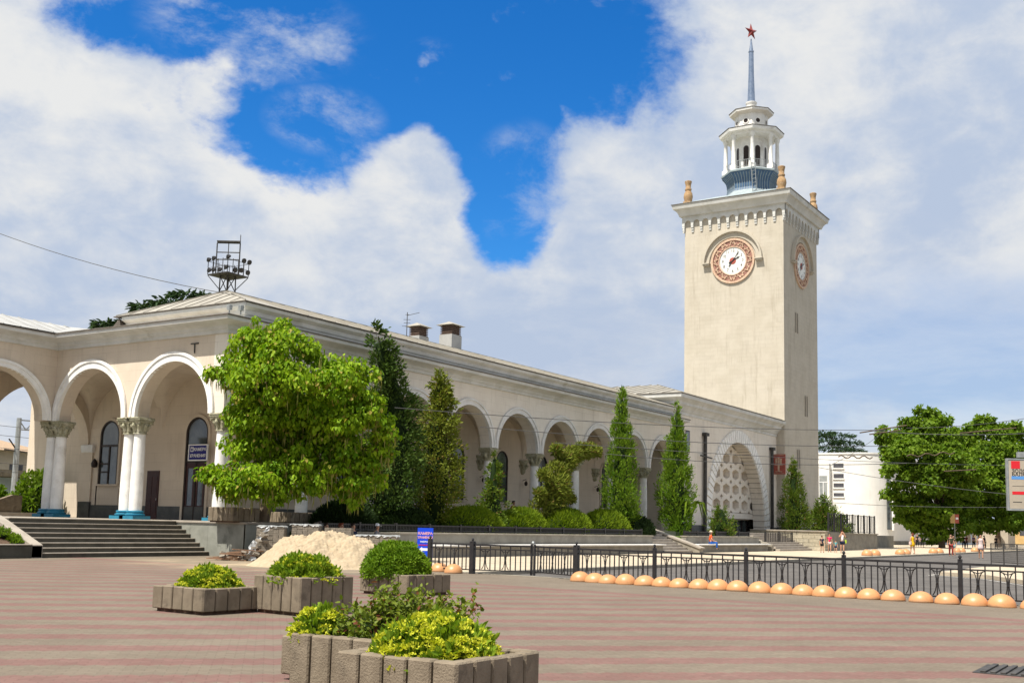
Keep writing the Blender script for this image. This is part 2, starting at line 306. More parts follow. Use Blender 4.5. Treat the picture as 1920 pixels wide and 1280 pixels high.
# ---------------------------------------------------------------- mesh and object helpers
def root_loc(o):
    while o.parent: o = o.parent
    return o.location
class MB:
    def __init__(s): s.v = []; s.f = []
    def add(s, vs, fs):
        n = len(s.v); s.v.extend(tuple(map(float, p)) for p in vs); s.f.extend(tuple(i + n for i in f) for f in fs); return s
    def box(s, x0, y0, z0, x1, y1, z1):
        return s.add([(x0, y0, z0), (x1, y0, z0), (x1, y1, z0), (x0, y1, z0), (x0, y0, z1), (x1, y0, z1), (x1, y1, z1), (x0, y1, z1)],
                     [(3, 2, 1, 0), (4, 5, 6, 7), (0, 1, 5, 4), (1, 2, 6, 5), (2, 3, 7, 6), (3, 0, 4, 7)])
    def bar(s, a, b, w, h=None):                 # box-section bar from a to b
        a = Vector(a); b = Vector(b); h = h or w; d = (b - a).normalized()
        u = d.cross(Vector((0, 0, 1)));  u = Vector((1, 0, 0)) if u.length < 1e-3 else u.normalized(); n = u.cross(d)
        vs = [p + u * (w / 2 * i) + n * (h / 2 * j) for p in (a, b) for i, j in ((-1, -1), (1, -1), (1, 1), (-1, 1))]
        return s.add(vs, [(0, 1, 2, 3), (7, 6, 5, 4), (0, 4, 5, 1), (1, 5, 6, 2), (2, 6, 7, 3), (3, 7, 4, 0)])
    def tube(s, pts, rs, n=8, caps=True):
        pts = [Vector(p) for p in pts]; rs = rs if hasattr(rs, '__len__') else [rs] * len(pts); base = len(s.v); rings = []
        for i, p in enumerate(pts):
            d = (pts[min(i + 1, len(pts) - 1)] - pts[max(i - 1, 0)]).normalized()
            u = d.cross(Vector((.31, .95, .05)) if abs(d.z) > .9 else Vector((0, 0, 1))).normalized(); w = d.cross(u)
            rings.append([p + (u * cos(2 * pi * k / n) + w * sin(2 * pi * k / n)) * rs[i] for k in range(n)])
        fs = [(i * n + k, i * n + (k + 1) % n, (i + 1) * n + (k + 1) % n, (i + 1) * n + k) for i in range(len(pts) - 1) for k in range(n)]
        if caps: fs += [tuple(range(n))[::-1], tuple((len(pts) - 1) * n + k for k in range(n))]
        return s.add([p for r_ in rings for p in r_], fs)
    def lathe(s, c, prof, n=16, ph=0., caps=True, sx=1., sy=1.):
        vs = [(c[0] + r_ * sx * cos(2 * pi * k / n + ph), c[1] + r_ * sy * sin(2 * pi * k / n + ph), c[2] + z) for r_, z in prof for k in range(n)]
        m = len(prof); fs = [(i * n + k, i * n + (k + 1) % n, (i + 1) * n + (k + 1) % n, (i + 1) * n + k) for i in range(m - 1) for k in range(n)]
        if caps: fs += [tuple(range(n))[::-1], tuple((m - 1) * n + k for k in range(n))]
        return s.add(vs, fs)
    def sweep(s, path, prof, closed=False, cap=True):    # profile of (outward offset, z) along a level path; outward = right of travel
        n = len(path); m = len(prof); vs = []
        for i, p in enumerate(path):
            a = path[i - 1] if (closed or i > 0) else None; b = path[(i + 1) % n] if (closed or i < n - 1) else None
            def nr(q, r_): d = Vector((r_[0] - q[0], r_[1] - q[1])).normalized(); return Vector((d.y, -d.x))
            if a is None: o = nr(p, b)
            elif b is None: o = nr(a, p)
            else:
                n1, n2 = nr(a, p), nr(p, b); o = n1 + n2; o = o / max(.2, o.dot(n1))
            vs += [(p[0] + o.x * q, p[1] + o.y * q, z) for q, z in prof]
        fs = [(i * m + k, ((i + 1) % n) * m + k, ((i + 1) % n) * m + k + 1, i * m + k + 1) for i in range(n if closed else n - 1) for k in range(m - 1)]
        if cap and not closed: fs += [tuple(range(m)), tuple((n - 1) * m + k for k in range(m))[::-1]]
        return s.add(vs, fs)
    def xf(s, M):
        s.v = [tuple(M @ Vector(p)) for p in s.v]; return s
    def build(s, name, mat, parent=None, smooth=False, bevel=0., auto=None):
        me = bpy.data.meshes.new(name); off = root_loc(parent) if parent else Vector((0, 0, 0))
        me.from_pydata([(p[0] - off.x, p[1] - off.y, p[2] - off.z) for p in s.v], [], s.f)
        bm = bmesh.new(); bm.from_mesh(me)
        if bevel: bmesh.ops.bevel(bm, geom=bm.edges[:], offset=bevel, segments=1, affect='EDGES', clamp_overlap=True)
        bmesh.ops.recalc_face_normals(bm, faces=bm.faces[:]); bm.to_mesh(me); bm.free()
        if smooth: me.polygons.foreach_set('use_smooth', [True] * len(me.polygons))
        if auto: me.polygons.foreach_set('use_smooth', [True] * len(me.polygons)); me.set_sharp_from_angle(angle=rad(auto))
        me.materials.append(MATS[mat]); o = bpy.data.objects.new(name, me); COL.objects.link(o)
        if parent: o.parent = parent
        return o
def tag(o, label=None, cat=None, group=None, kind=None):
    if label: o['label'] = label
    if cat: o['category'] = cat
    if group: o['group'] = group
    if kind: o['kind'] = kind
    return o
def thing(name, label, cat, loc=(0, 0, 0), group=None):
    o = bpy.data.objects.new(name, None); COL.objects.link(o); o.location = tuple(map(float, loc)); o.empty_display_size = .2
    return tag(o, label, cat, group)
def copy_tree(o, parent=None):
    c = o.copy(); COL.objects.link(c)
    if parent: c.parent = parent
    for ch in list(o.children): copy_tree(ch, c)
    return c
def struct(o): o['kind'] = 'structure'; return o
def np_mesh(name, V, Fq, mat, parent=None):              # fast path for leaves: V (n,3), Fq (m,4)
    off = np.array(root_loc(parent)) if parent else np.zeros(3)
    me = bpy.data.meshes.new(name); V = (V - off).astype(np.float32); k = Fq.shape[1]
    me.vertices.add(len(V)); me.vertices.foreach_set('co', V.ravel()); me.loops.add(Fq.size); me.loops.foreach_set('vertex_index', Fq.astype(np.int32).ravel())
    me.polygons.add(len(Fq)); me.polygons.foreach_set('loop_start', np.arange(0, Fq.size, k, dtype=np.int32)); me.update(calc_edges=True); me.validate()
    me.materials.append(MATS[mat]); o = bpy.data.objects.new(name, me); COL.objects.link(o)
    if parent: o.parent = parent
    return o
def unit(a): return a / np.maximum(np.linalg.norm(a, axis=-1, keepdims=True), 1e-6)
def leaf_mesh(name, P, T, N, L, Wd, mat, parent, kind='heart', bend=.2):
    T = unit(T); Sd = unit(np.cross(N, T)); N = np.cross(T, Sd); L = np.broadcast_to(L, (len(P),))[:, None]; Wd = np.broadcast_to(Wd, (len(P),))[:, None]
    tpl = dict(heart=[(0, 0, 0), (.25, .5, .06), (.65, .38, .0), (1, 0, -bend), (.65, -.38, .0), (.25, -.5, .06)],
               blade=[(0, 0, 0), (.35, .5, .03), (.7, .35, .0), (1, 0, -bend), (.7, -.35, .0), (.35, -.5, .03)])[kind]
    V = np.stack([P + T * L * a + Sd * Wd * b + N * L * c for a, b, c in tpl], 1).reshape(-1, 3)
    n = len(P); i = np.arange(n)[:, None] * 6; Fq = np.concatenate([i + np.array([[0, 1, 2, 3]]), i + np.array([[0, 3, 4, 5]])])
    return np_mesh(name, V, Fq, mat, parent)
def rdirs(n): return unit(RNG.normal(size=(n, 3)))
def text_bm(mb, txt, org, right, up, size, depth=.01, align='CENTER', bold=0.):
    cu = bpy.data.curves.new('t', 'FONT'); cu.body = txt; cu.size = size; cu.align_x = align; cu.align_y = 'CENTER'; cu.extrude = depth / 2; cu.offset = bold; cu.resolution_u = 3
    o = bpy.data.objects.new('t', cu); COL.objects.link(o); dg = bpy.context.evaluated_depsgraph_get(); dg.update()
    me = bpy.data.meshes.new_from_object(o.evaluated_get(dg)); R_, U = Vector(right).normalized(), Vector(up).normalized(); N = R_.cross(U); O = Vector(org)
    mb.add([O + R_ * q.co.x + U * q.co.y + N * q.co.z for q in me.vertices], [tuple(p.vertices) for p in me.polygons])
    bpy.data.objects.remove(o); bpy.data.curves.remove(cu); bpy.data.meshes.remove(me)

# ================================================================ SETTING: ground
ZT = 1.42                                             # floor of the station terrace
FX = lambda y: 28.4 + .082 * (y - 5.35)               # the fence line: x for a y
def sheet(name, poly, z, mat, thick=None):
    m = MB(); n = len(poly)
    m.add([(p[0], p[1], z) for p in poly], [tuple(range(n))])
    if thick:
        m.add([(p[0], p[1], z - thick) for p in poly] + [(p[0], p[1], z) for p in poly], [(i, (i + 1) % n, n + (i + 1) % n, n + i) for i in range(n)])
    return struct(m.build(name, mat))
struct(MB().add([(-900, -900, -.35), (2500, -900, -.35), (2500, 2500, -.35), (-900, 2500, -.35)], [(0, 1, 2, 3)]).build('ground', 'terrain'))
PY1 = 21.4
sheet('plaza', [(-60, -60), (FX(-60) + .35, -60), (FX(PY1) + .35, PY1), (31.5, 25.), (36., 40), (-60, 40)], 0, 'paving', .3)
sheet('road', [(FX(-60) - 1, -60), (420, -60), (420, 21.2), (FX(21.2) - 1, 21.2)], -.14, 'asphalt', .3)
sheet('sidewalk', [(FX(PY1) + .352, PY1), (420, PY1), (420, 75), (36.003, 75), (36.003, 40), (31.503, 25.)], -.004, 'sidewalk', .3)
struct(MB().box(FX(PY1) + .36, 21.2, -.3, 420, 21.396, .005).build('kerb', 'kerb_stone', bevel=.02))
k = MB(); a, b = Vector((FX(-60) + .352, -60, 0)), Vector((FX(21.1) + .352, 21.1, 0)); k.add([(a.x, a.y, -.3), (a.x + .18, a.y, -.3), (b.x + .18, b.y, -.3), (b.x, b.y, -.3), (a.x, a.y, .012), (a.x + .18, a.y, .012), (b.x + .18, b.y, .012), (b.x, b.y, .012)],
        [(0, 1, 2, 3), (4, 5, 6, 7), (0, 1, 5, 4), (1, 2, 6, 5), (2, 3, 7, 6), (3, 0, 4, 7)]); struct(k.build('kerb', 'kerb_stone'))
isl = [G(1762, 1072, -.0), G(1850, 1078, 0), G(1990, 1098, 0), G(2100, 1085, 0), G(1905, 1062, 0), G(1840, 1063, 0)]
sheet('traffic_island', [(p[0], p[1]) for p in isl], .02, 'sidewalk', .25)
cI = sum((Vector((p[0], p[1], 0)) for p in isl), Vector()) / 6
mk = MB()
for i in range(6):
    a = Vector((isl[i][0], isl[i][1], 0)); b = Vector((isl[(i + 1) % 6][0], isl[(i + 1) % 6][1], 0)); oa = cI + (a - cI) * 1.16; ob = cI + (b - cI) * 1.16; ia = cI + (a - cI) * 1.12; ib = cI + (b - cI) * 1.12
    mk.add([(oa.x, oa.y, -.136), (ob.x, ob.y, -.136), (ib.x, ib.y, -.136), (ia.x, ia.y, -.136)], [(0, 1, 2, 3)])
struct(mk.build('road_marking', 'paint'))
# drain grate in the paving
t = thing('drain_grate', 'rusted metal drain grate let into the paving at the bottom right corner', 'grate', G(1925, 1260))
gx, gy = G(1925, 1260)[:2]; m = MB()
for i in range(9): m.box(gx - .45, gy - .5 + i * .11, .005, gx + .45, gy - .44 + i * .11, .03)
m.build('bars', 'steel_dark', t, bevel=.004)
MB().box(gx - .5, gy - .56, .002, gx + .5, gy + .52, .008).build('frame', 'steel_dark', t)

# ================================================================ STATION TERRACE AND STAIRS
ter = MB()
ter.box(32.6, 34.0, -.2, 83, 62, ZT)                       # terrace body along the long wing
ter.box(12, 38.40, -.2, 32.598, 62, ZT - .003)             # terrace in front of the short wing
ter.box(83.002, 34.0, -.2, 140, 62, ZT - .002)
struct(ter.build('terrace', 'concrete_grey')); struct(MB().box(24.6, 38.95, ZT - .02, 82, 61.9, ZT + .004).build('terrace_paving', 'step_stone'))
# marble clad end wall beside the stairs
t = thing('marble_wall', 'green grey marble end wall to the right of the broad front stairs', 'wall', (32, 34, 0))
m = MB()
for i in range(4): m.box(32.50, 33.92 + i * 1.115, 0, 32.596, 33.92 + (i + 1) * 1.115 - .008, ZT - .06)
m.box(32.50, 33.90, 0, 35.0, 33.996, ZT - .06); m.build('cladding', 'marble', t)
MB().box(32.44, 33.84, ZT - .058, 36.2, 38.36, ZT + .03).build('coping', 'step_stone', t, bevel=.01)
t = thing('stairs', 'broad flight of dark stone stairs up to the short arcade at left', 'stairs', (28.5, 36, 0))
for i in range(8):
    y0 = 36.0 + i * .3; z1 = (i + 1) * ZT / 8
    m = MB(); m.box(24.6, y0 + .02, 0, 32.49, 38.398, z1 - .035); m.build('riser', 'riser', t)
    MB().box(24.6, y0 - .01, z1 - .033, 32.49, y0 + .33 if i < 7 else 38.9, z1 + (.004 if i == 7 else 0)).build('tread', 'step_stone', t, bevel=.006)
# sloping planting bed left of the stairs
t = thing('flower_bed', 'sloping stone kerbed flower bed of dark soil left of the stairs', 'flower bed', (22, 37, 0))
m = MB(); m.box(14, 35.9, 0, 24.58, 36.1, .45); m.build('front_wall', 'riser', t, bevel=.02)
m = MB(); m.add([(24.15, 35.9, 0), (24.59, 35.9, 0), (24.59, 38.6, 0), (24.15, 38.6, 0), (24.15, 35.9, .47), (24.59, 35.9, .47), (24.59, 38.6, 1.50), (24.15, 38.6, 1.50)], [(0, 1, 2, 3), (4, 5, 6, 7), (0, 1, 5, 4), (1, 2, 6, 5), (2, 3, 7, 6), (3, 0, 4, 7)]); m.build('side_kerb', 'step_stone', t, bevel=.015)
MB().box(14, 35.86, .452, 24.148, 36.14, .50).build('front_kerb', 'step_stone', t, bevel=.01)
m = MB(); m.add([(14, 36.1, .42), (24.15, 36.1, .42), (24.15, 38.5, 1.34), (14, 38.5, 1.34)], [(0, 1, 2, 3)]); m.build('soil', 'soil', t)

# ================================================================ STATION BUILDING
YL, XS, TH = 37.25, 34.0, .8
ZS = 6.25
ST = thing('station_building', 'long cream railway station with white arched arcades and low metal roofs', 'station', (34, 37.25, 0))
def arch_wall(mb, u0, u1, ztop, ops, place, w0, w1, zb):
    """wall from u0 to u1 with round or elliptical openings (centre, half width, spring z, rise); its underside is at zb between them"""
    cuts = [u0]
    def quad(a, b, c, d): mb.add([a, b, c, d], [(0, 1, 2, 3)])
    def seg(a, b):
        for w in (w0, w1): quad(place(a, w, zb), place(b, w, zb), place(b, w, ztop), place(a, w, ztop))
        quad(place(a, w0, zb), place(b, w0, zb), place(b, w1, zb), place(a, w1, zb))
    cur = u0
    for c, hw, zs, rise in ops:
        if c - hw > cur + 1e-4: seg(cur, c - hw)
        pts = [(c - hw * cos(pi * i / 32), zs + rise * sin(pi * i / 32)) for i in range(33)]
        if zs > zb + 1e-4:
            for u in (c - hw, c + hw): quad(place(u, w0, zb), place(u, w1, zb), place(u, w1, zs), place(u, w0, zs))
        for (a, za), (b, zb_) in zip(pts, pts[1:]):
            for w in (w0, w1): quad(place(a, w, za), place(b, w, zb_), place(b, w, ztop), place(a, w, ztop))
            quad(place(a, w0, za), place(b, w0, zb_), place(b, w1, zb_), place(a, w1, za))
        cur = c + hw
    if u1 > cur + 1e-4: seg(cur, u1)
    quad(place(u0, w0, ztop), place(u1, w0, ztop), place(u1, w1, ztop), place(u0, w1, ztop))
    for u in (u0, u1): quad(place(u, w0, zb), place(u, w1, zb), place(u, w1, ztop), place(u, w0, ztop))
def arch_ring(mb, c, zs, rise, hw, r_out, place, w0, w1, zb=None, n=40):
    k = r_out / hw; pts = [(cos(pi * i / n), sin(pi * i / n)) for i in range(n + 1)]
    I = [(c - hw * a, zs + rise * b) for a, b in pts]; O = [(c - r_out * a, zs + (rise + r_out - hw) * b) for a, b in pts]
    if zb is not None: I = [(c - hw, zb)] + I + [(c + hw, zb)]; O = [(c - r_out, zb)] + O + [(c + r_out, zb)]
    vs = []
    for (a, za), (b, zb_) in zip(I, O): vs += [place(a, w0, za), place(b, w0, zb_), place(b, w1, zb_), place(a, w1, za)]
    m = len(I); fs = [(i * 4 + j, (i + 1) * 4 + j, (i + 1) * 4 + (j + 1) % 4, i * 4 + (j + 1) % 4) for i in range(m - 1) for j in range(4)] + [(0, 1, 2, 3), tuple((m - 1) * 4 + j for j in (3, 2, 1, 0))]
    mb.add(vs, fs)
pL = lambda u, w, z: (u, YL + w, z)                  # long wing front
pS = lambda u, w, z: (XS + w, u, z)                  # short wing front
YW = 49.6; pW = lambda u, w, z: (u, YW + w, z)       # left wing front
LCOL = [39.65 + 5.4 * i for i in range(8)]
LARCH = [(39.65 - 2.7 + 5.4 * i) for i in range(9)]
m = MB(); arch_wall(m, XS, 82.4, 10.52, [(c, 2.36, ZS, 2.36) for c in LARCH], pL, 0, TH, ZS); m.build('arcade_wall', 'facade', ST)
SARCH = [40.72, 46.75]
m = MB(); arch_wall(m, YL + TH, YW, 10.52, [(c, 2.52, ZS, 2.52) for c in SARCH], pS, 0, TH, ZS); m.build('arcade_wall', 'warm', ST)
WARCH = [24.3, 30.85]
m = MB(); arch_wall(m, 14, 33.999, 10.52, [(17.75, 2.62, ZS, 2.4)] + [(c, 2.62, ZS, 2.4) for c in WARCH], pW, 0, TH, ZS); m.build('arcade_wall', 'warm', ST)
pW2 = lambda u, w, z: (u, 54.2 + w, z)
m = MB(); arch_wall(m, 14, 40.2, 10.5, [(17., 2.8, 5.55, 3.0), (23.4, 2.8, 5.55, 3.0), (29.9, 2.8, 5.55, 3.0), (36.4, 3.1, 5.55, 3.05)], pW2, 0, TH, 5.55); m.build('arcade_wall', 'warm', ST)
for c in LARCH:
    m = MB(); arch_ring(m, c, ZS, 2.36, 2.355, 2.64, pL, -.07, .12); arch_ring(m, c, ZS, 2.64, 2.56, 2.67, pL, -.12, -.03); m.build('arch_moulding', 'trim', ST, auto=40)
for c in SARCH:
    m = MB(); arch_ring(m, c, ZS, 2.52, 2.515, 2.84, pS, -.07, .12); arch_ring(m, c, ZS, 2.84, 2.74, 2.88, pS, -.12, -.03); m.build('arch_moulding', 'white', ST, auto=40)
for c in WARCH:
    m = MB(); arch_ring(m, c, ZS, 2.4, 2.615, 2.93, pW, -.07, .12); arch_ring(m, c, ZS, 2.62, 2.83, 2.97, pW, -.12, -.03); m.build('arch_moulding', 'white', ST, auto=40)
# columns: base, shaft, capital
def column_parts(x, y, parent, mat='white'):
    m = MB(); m.lathe((x, y, 0), [(.300, ZT + .42), (.308, ZT + .9), (.302, ZT + 2.), (.265, 5.40), (.265, 5.46)], 24)
    c = m.build('column', mat, parent, auto=50)
    m = MB(); m.box(x - .50, y - .50, ZT, x + .50, y + .50, ZT + .17)
    m.lathe((x, y, 0), [(.43, ZT + .171), (.47, ZT + .21), (.47, ZT + .25), (.40, ZT + .28), (.385, ZT + .32), (.42, ZT + .35), (.41, ZT + .40), (.35, ZT + .42)], 24); m.build('base', 'blue_base', c, auto=35)
    m = MB(); m.lathe((x, y, 0), [(.335, 5.462), (.335, 5.5), (.30, 5.52), (.30, 5.75), (.34, 5.9), (.42, 6.02)], 16)
    for k in range(8):                                     # acanthus leaves curling out
        a = k * pi / 4; d = (cos(a), sin(a))
        m.tube([(x + d[0] * q, y + d[1] * q, z) for q, z in ((.30, 5.60), (.36, 5.82), (.45, 5.90), (.47, 5.84))], [.085, .10, .09, .03], 6)
    for a in (pi / 4, 3 * pi / 4, 5 * pi / 4, 7 * pi / 4):
        m.tube([(x + cos(a) * q, y + sin(a) * q, z) for q, z in ((.34, 5.85), (.46, 6.02), (.56, 6.03), (.56, 5.94), (.49, 5.95))], [.07, .075, .07, .06, .03], 6)
    m.build('capital', 'capital', c, auto=50)
    m = MB(); m.box(x - .47, y - .47, 6.10, x + .47, y + .47, 6.175); m.box(x - .43, y - .43, 6.02, x + .43, y + .43, 6.098); m.box(x - .5, y - .42, 6.177, x + .5, y + .42, ZS - .003); m.build('abacus', 'capital', c, bevel=.012)
    return c
for x in LCOL: column_parts(x, YL + .4, ST)
for y in (37.65, 43.32, 44.05, 49.38, 50.11): column_parts(XS + .4, y, ST)
for x in (27.25, 27.9, 20.8, 21.4): column_parts(x, YW + .4, ST)
for x in (20.2, 26.65, 33.0): column_parts(x, 54.6, ST)
# inner walls with recessed windows and doors
YI, XI = 42.0, 39.6
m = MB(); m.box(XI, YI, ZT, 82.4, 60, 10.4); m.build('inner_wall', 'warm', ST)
m = MB(); m.box(XI - .05, YI + .02, ZT, XI - .002, 53.9, ZT + .72); m.box(XI - .05, YI - .05, ZT, 82.39, YI - .003, ZT + .72); m.build('dado', 'dado', ST)
def vault(name, u0, u1, v0, v1, place, zc, ku=0, kv=0):     # ku / kv = 1: ribs come down on the far side only
    mb = MB(); n = 20; hu, hv = (u1 - u0) / 2, (v1 - v0) / 2; rs = 2.75
    idx = lambda i, j: i * (n + 1) + j
    vs = []
    for i in range(n + 1):
        for j in range(n + 1):
            a, b = -1 + 2 * i / n, -1 + 2 * j / n
            fu = math.sqrt(max(0, 1 - a * a)) if not (ku and a < 0) else 1.; fv = math.sqrt(max(0, 1 - b * b)) if not (kv and b < 0) else 1.
            if kv == 2 and b > 0: fv = 1.
            if kv == -1 and b > 0: fv = 1.
            vs.append(place(u0 + hu * (1 + a), v0 + hv * (1 + b), zc + rs * max(fu, fv)))
    mb.add(vs, [(idx(i, j), idx(i + 1, j), idx(i + 1, j + 1), idx(i, j + 1)) for i in range(n) for j in range(n)])
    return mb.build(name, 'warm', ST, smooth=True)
ed = [XI] + LCOL + [82.4]
for a, b in zip(ed, ed[1:]): vault('vault', a, b, YL + TH, YI, lambda u, v, z: (u, v, z), ZS - .02)
ey = [YI, 43.75, 49.8, 54.2]
vault('vault', XS + TH, XI, YL + TH, YI, lambda u, v, z: (u, v, z), ZS - .02, 1, 2)
vault('vault', XS + TH, XI, YI, 48.0, lambda u, v, z: (u, v, z), ZS - .02, 1)
vault('vault', XS + TH, XI, 48.0, 54.2, lambda u, v, z: (u, v, z), ZS - .02, 1)
for a, b in ((14, 21.1), (21.1, 27.6), (27.6, XS + TH)): vault('vault', a, b, YW + TH, 54.2, lambda u, v, z: (u, v, z), ZS - .02, 0, -1)
MB().box(34.3, 38, 10.1, 82, 56, 10.3).build('ceiling_slab', 'warm', ST); MB().box(14, 49.9, 10.1, 34.298, 54.9, 10.3).build('ceiling_slab', 'warm', ST)
# corbels under the vault ribs on the inner wall, with hanging lamps
for x in LCOL:
    m = MB(); m.lathe((x, YI - .003, 0), [(.10, 5.2), (.24, 5.35), (.26, 5.75), (.38, 6.0), (.46, 6.1), (.46, 6.2)], 12); o = m.build('corbel', 'capital', ST, auto=50)
    m = MB()
    for k in range(5): a = pi + k * pi / 4; m.tube([(x + cos(a) * .25, YI + sin(a) * .25, 5.6), (x + cos(a) * .40, YI + sin(a) * .40, 5.85), (x + cos(a) * .47, YI + sin(a) * .47, 5.78)], [.08, .09, .03], 6)
    m.build('leaf_ornament', 'capital', o)
for x in LCOL[1:]:
    m = MB(); m.tube([(x, YI - .05, 4.75), (x, YI - .35, 4.85), (x, YI - .35, 4.7)], .025, 6); m.lathe((x, YI - .35, 4.38), [(.03, 0), (.11, .06), (.13, .22), (.05, .34)], 10); m.build('wall_lamp', 'frame_dark', ST)
m = MB(); m.box(39.5, 53.75, ZT + .9, 40.3, 54.7, 5.1); m.build('pilaster', 'warm', ST); MB().box(39.47, 53.72, ZT, 40.33, 54.73, ZT + .898).build('pilaster_base', 'dado', ST)
m = MB(); m.sweep([(39.5, 54.7), (39.5, 53.75), (40.3, 53.75)], [(0, 5.1), (.04, 5.12), (.10, 5.35), (.10, 5.52), (0, 5.54)]); m.build('pilaster_capital', 'trim', ST)
def arched_window(parent, place, c, hw, z0, zsp, name='window', door=False, transom=None, glass='glass'):
    """frame ring proud of the wall, pane behind, bars; place(u, out, z), out > 0 towards the viewer"""
    pl = lambda u, w, z: place(u, -w, z)
    m = MB(); arch_ring(m, c, zsp, hw, hw, hw + .16, pl, -.09, 0, z0); m.build(name + '_surround', 'trim' if name == 'arch' else 'warm', parent)
    fr = MB(); arch_ring(fr, c, zsp, hw - .10, hw - .10, hw - .002, pl, -.07, -.01, z0)
    f = fr.build(name, 'frame_dark', parent)
    pts = [(c - (hw - .1) * cos(pi * i / 20), zsp + (hw - .1) * sin(pi * i / 20)) for i in range(21)]
    pts = [(c - hw + .1, z0)] + pts + [(c + hw - .1, z0)]
    pm = MB(); pm.add([place(u, .012, z) for u, z in pts], [tuple(range(len(pts)))]); pm.build('pane', glass, f)
    b = MB()
    def bx(u0, u1, za, zb): b.add([place(u, o, z) for o in (.014, .055) for u, z in ((u0, za), (u1, za), (u1, zb), (u0, zb))], [(0, 1, 2, 3), (4, 5, 6, 7), (0, 1, 5, 4), (1, 2, 6, 5), (2, 3, 7, 6), (3, 0, 4, 7)])
    zt = transom or zsp - .1
    bx(c - hw + .1, c + hw - .1, zt, zt + .12); bx(c - .05, c + .05, z0, zt)
    if not door: bx(c, c + hw - .1, z0 + (zt - z0) * .30, z0 + (zt - z0) * .30 + .09); bx(c, c + hw - .1, z0 + (zt - z0) * .52, z0 + (zt - z0) * .52 + .09)
    b.build('glazing_bars', 'frame_dark', f)
    if door:
        d = MB()
        def pan(u0, u1, za, zb, o=.03): d.add([place(u, q, z) for q in (.013, o) for u, z in ((u0, za), (u1, za), (u1, zb), (u0, zb))], [(0, 1, 2, 3), (4, 5, 6, 7), (0, 1, 5, 4), (1, 2, 6, 5), (2, 3, 7, 6), (3, 0, 4, 7)])
        for s_ in (-1, 1):
            e0, e1 = sorted((c + s_ * .06, c + s_ * (hw - .11))); pan(e0, e1, z0, z0 + .75); pan(e0, e0 + .14, z0 + .75, zt - .3); pan(e1 - .14, e1, z0 + .75, zt - .3); pan(e0, e1, zt - .3, zt - .01)
        dd = d.build('door_leaves', 'door_red', f)
    else:
        s = MB(); s.add([place(u, o, z) for o in (0.001, .14) for u, z in ((c - hw - .15, z0 - .1), (c + hw + .15, z0 - .1), (c + hw + .15, z0 - .01), (c - hw - .15, z0 - .01))], [(0, 1, 2, 3), (4, 5, 6, 7), (0, 1, 5, 4), (1, 2, 6, 5), (2, 3, 7, 6), (3, 0, 4, 7)]); s.build('sill', 'warm', f)
    return f
pIS = lambda u, o, z: (XI - o, u, z)
pIL = lambda u, o, z: (u, YI - o, z)
QY = lambda px, py: float(at(px, py, 0, XI)[1]); QZ = lambda px, py: float(at(px, py, 0, XI)[2])
arched_window(ST, pIS, QY(206, 850), .82, QZ(200, 907), 6.05, transom=5.4)
arched_window(ST, pIS, QY(368, 880), .84, ZT + .02, 6.0, 'doorway', True, transom=4.45, glass='glass')
yd = QY(286, 930); m = MB(); m.box(XI - .06, yd - .48, ZT, XI - .002, yd + .48, 4.03); dr = m.build('door', 'door_red', ST)
m = MB()
for za, zb in ((ZT + .25, ZT + 1.15), (ZT + 1.3, ZT + 2.3)):
    for ya in (yd - .38, yd + .04): m.box(XI - .075, ya, za, XI - .0605, ya + .34, zb)
m.build('door_panels', 'door_red', dr); MB().lathe((XI - .09, yd - .4, 2.5), [(.02, -.06), (.025, 0), (.02, .06)], 8).build('handle', 'galv', dr)
yw = QY(202, 930); m = MB(); m.box(XI - .04, yw - .9, ZT + .74, XI - .003, yw + .95, 3.05); m.build('wall_panel', 'warm', ST)
for x, kind in ((52.55, 'w'), (47.5, 'w'), (63.9, 'w'), (74.0, 'd'), (79.3, 'w'), (69.3, 'w'), (58.6, 'w'), (42.3, 'w')):
    arched_window(ST, pIL, x, .75, ZT + .02 if kind == 'd' else 3.15, 5.95, 'doorway' if kind == 'd' else 'window', kind == 'd', transom=4.6 if kind == 'd' else 5.2)
# cornices: lower gutter cornice and upper attic cornice
low = [(0, 9.85), (.10, 9.86), (.12, 10.02), (.18, 10.05), (.22, 10.18), (.45, 10.30), (.72, 10.33), (.76, 10.36), (.78, 10.52), (.70, 10.56), (0, 10.60)]
m = MB(); m.sweep([(14, YW), (XS, YW), (XS, YL), (83.7, YL)], low); m.build('gutter_cornice', 'cornice', ST, auto=25)
m = MB(); m.sweep([(14, YW), (XS, YW), (XS, YL), (83.7, YL)], [(.785, 10.505), (.83, 10.51), (.83, 10.56), (.785, 10.575)]); m.build('gutter_edge', 'dark_edge', ST)
up = [(-.2, 10.55), (.02, 10.56), (.04, 10.75), (.16, 10.80), (.18, 10.98), (.30, 11.02), (.44, 11.10), (.46, 11.25), (.0, 11.27)]
ua = [(34.65, 45.0), (34.65, 36.9), (81.6, 36.9)]
m = MB(); m.sweep(ua, up); m.build('attic_cornice', 'cornice', ST, auto=25)
m = MB(); m.sweep([(60, 45.0), (34.65, 45.0), (34.65, 36.9), (81.5, 36.9)], [(.40, 11.272), (.53, 11.26), (.54, 11.31), (.40, 11.33)]); m.build('roof_edge', 'dark_edge', ST)
MB().box(34.7, 38.06, 10.3, 81.6, 46, 11.25).build('attic_block', 'cornice', ST)
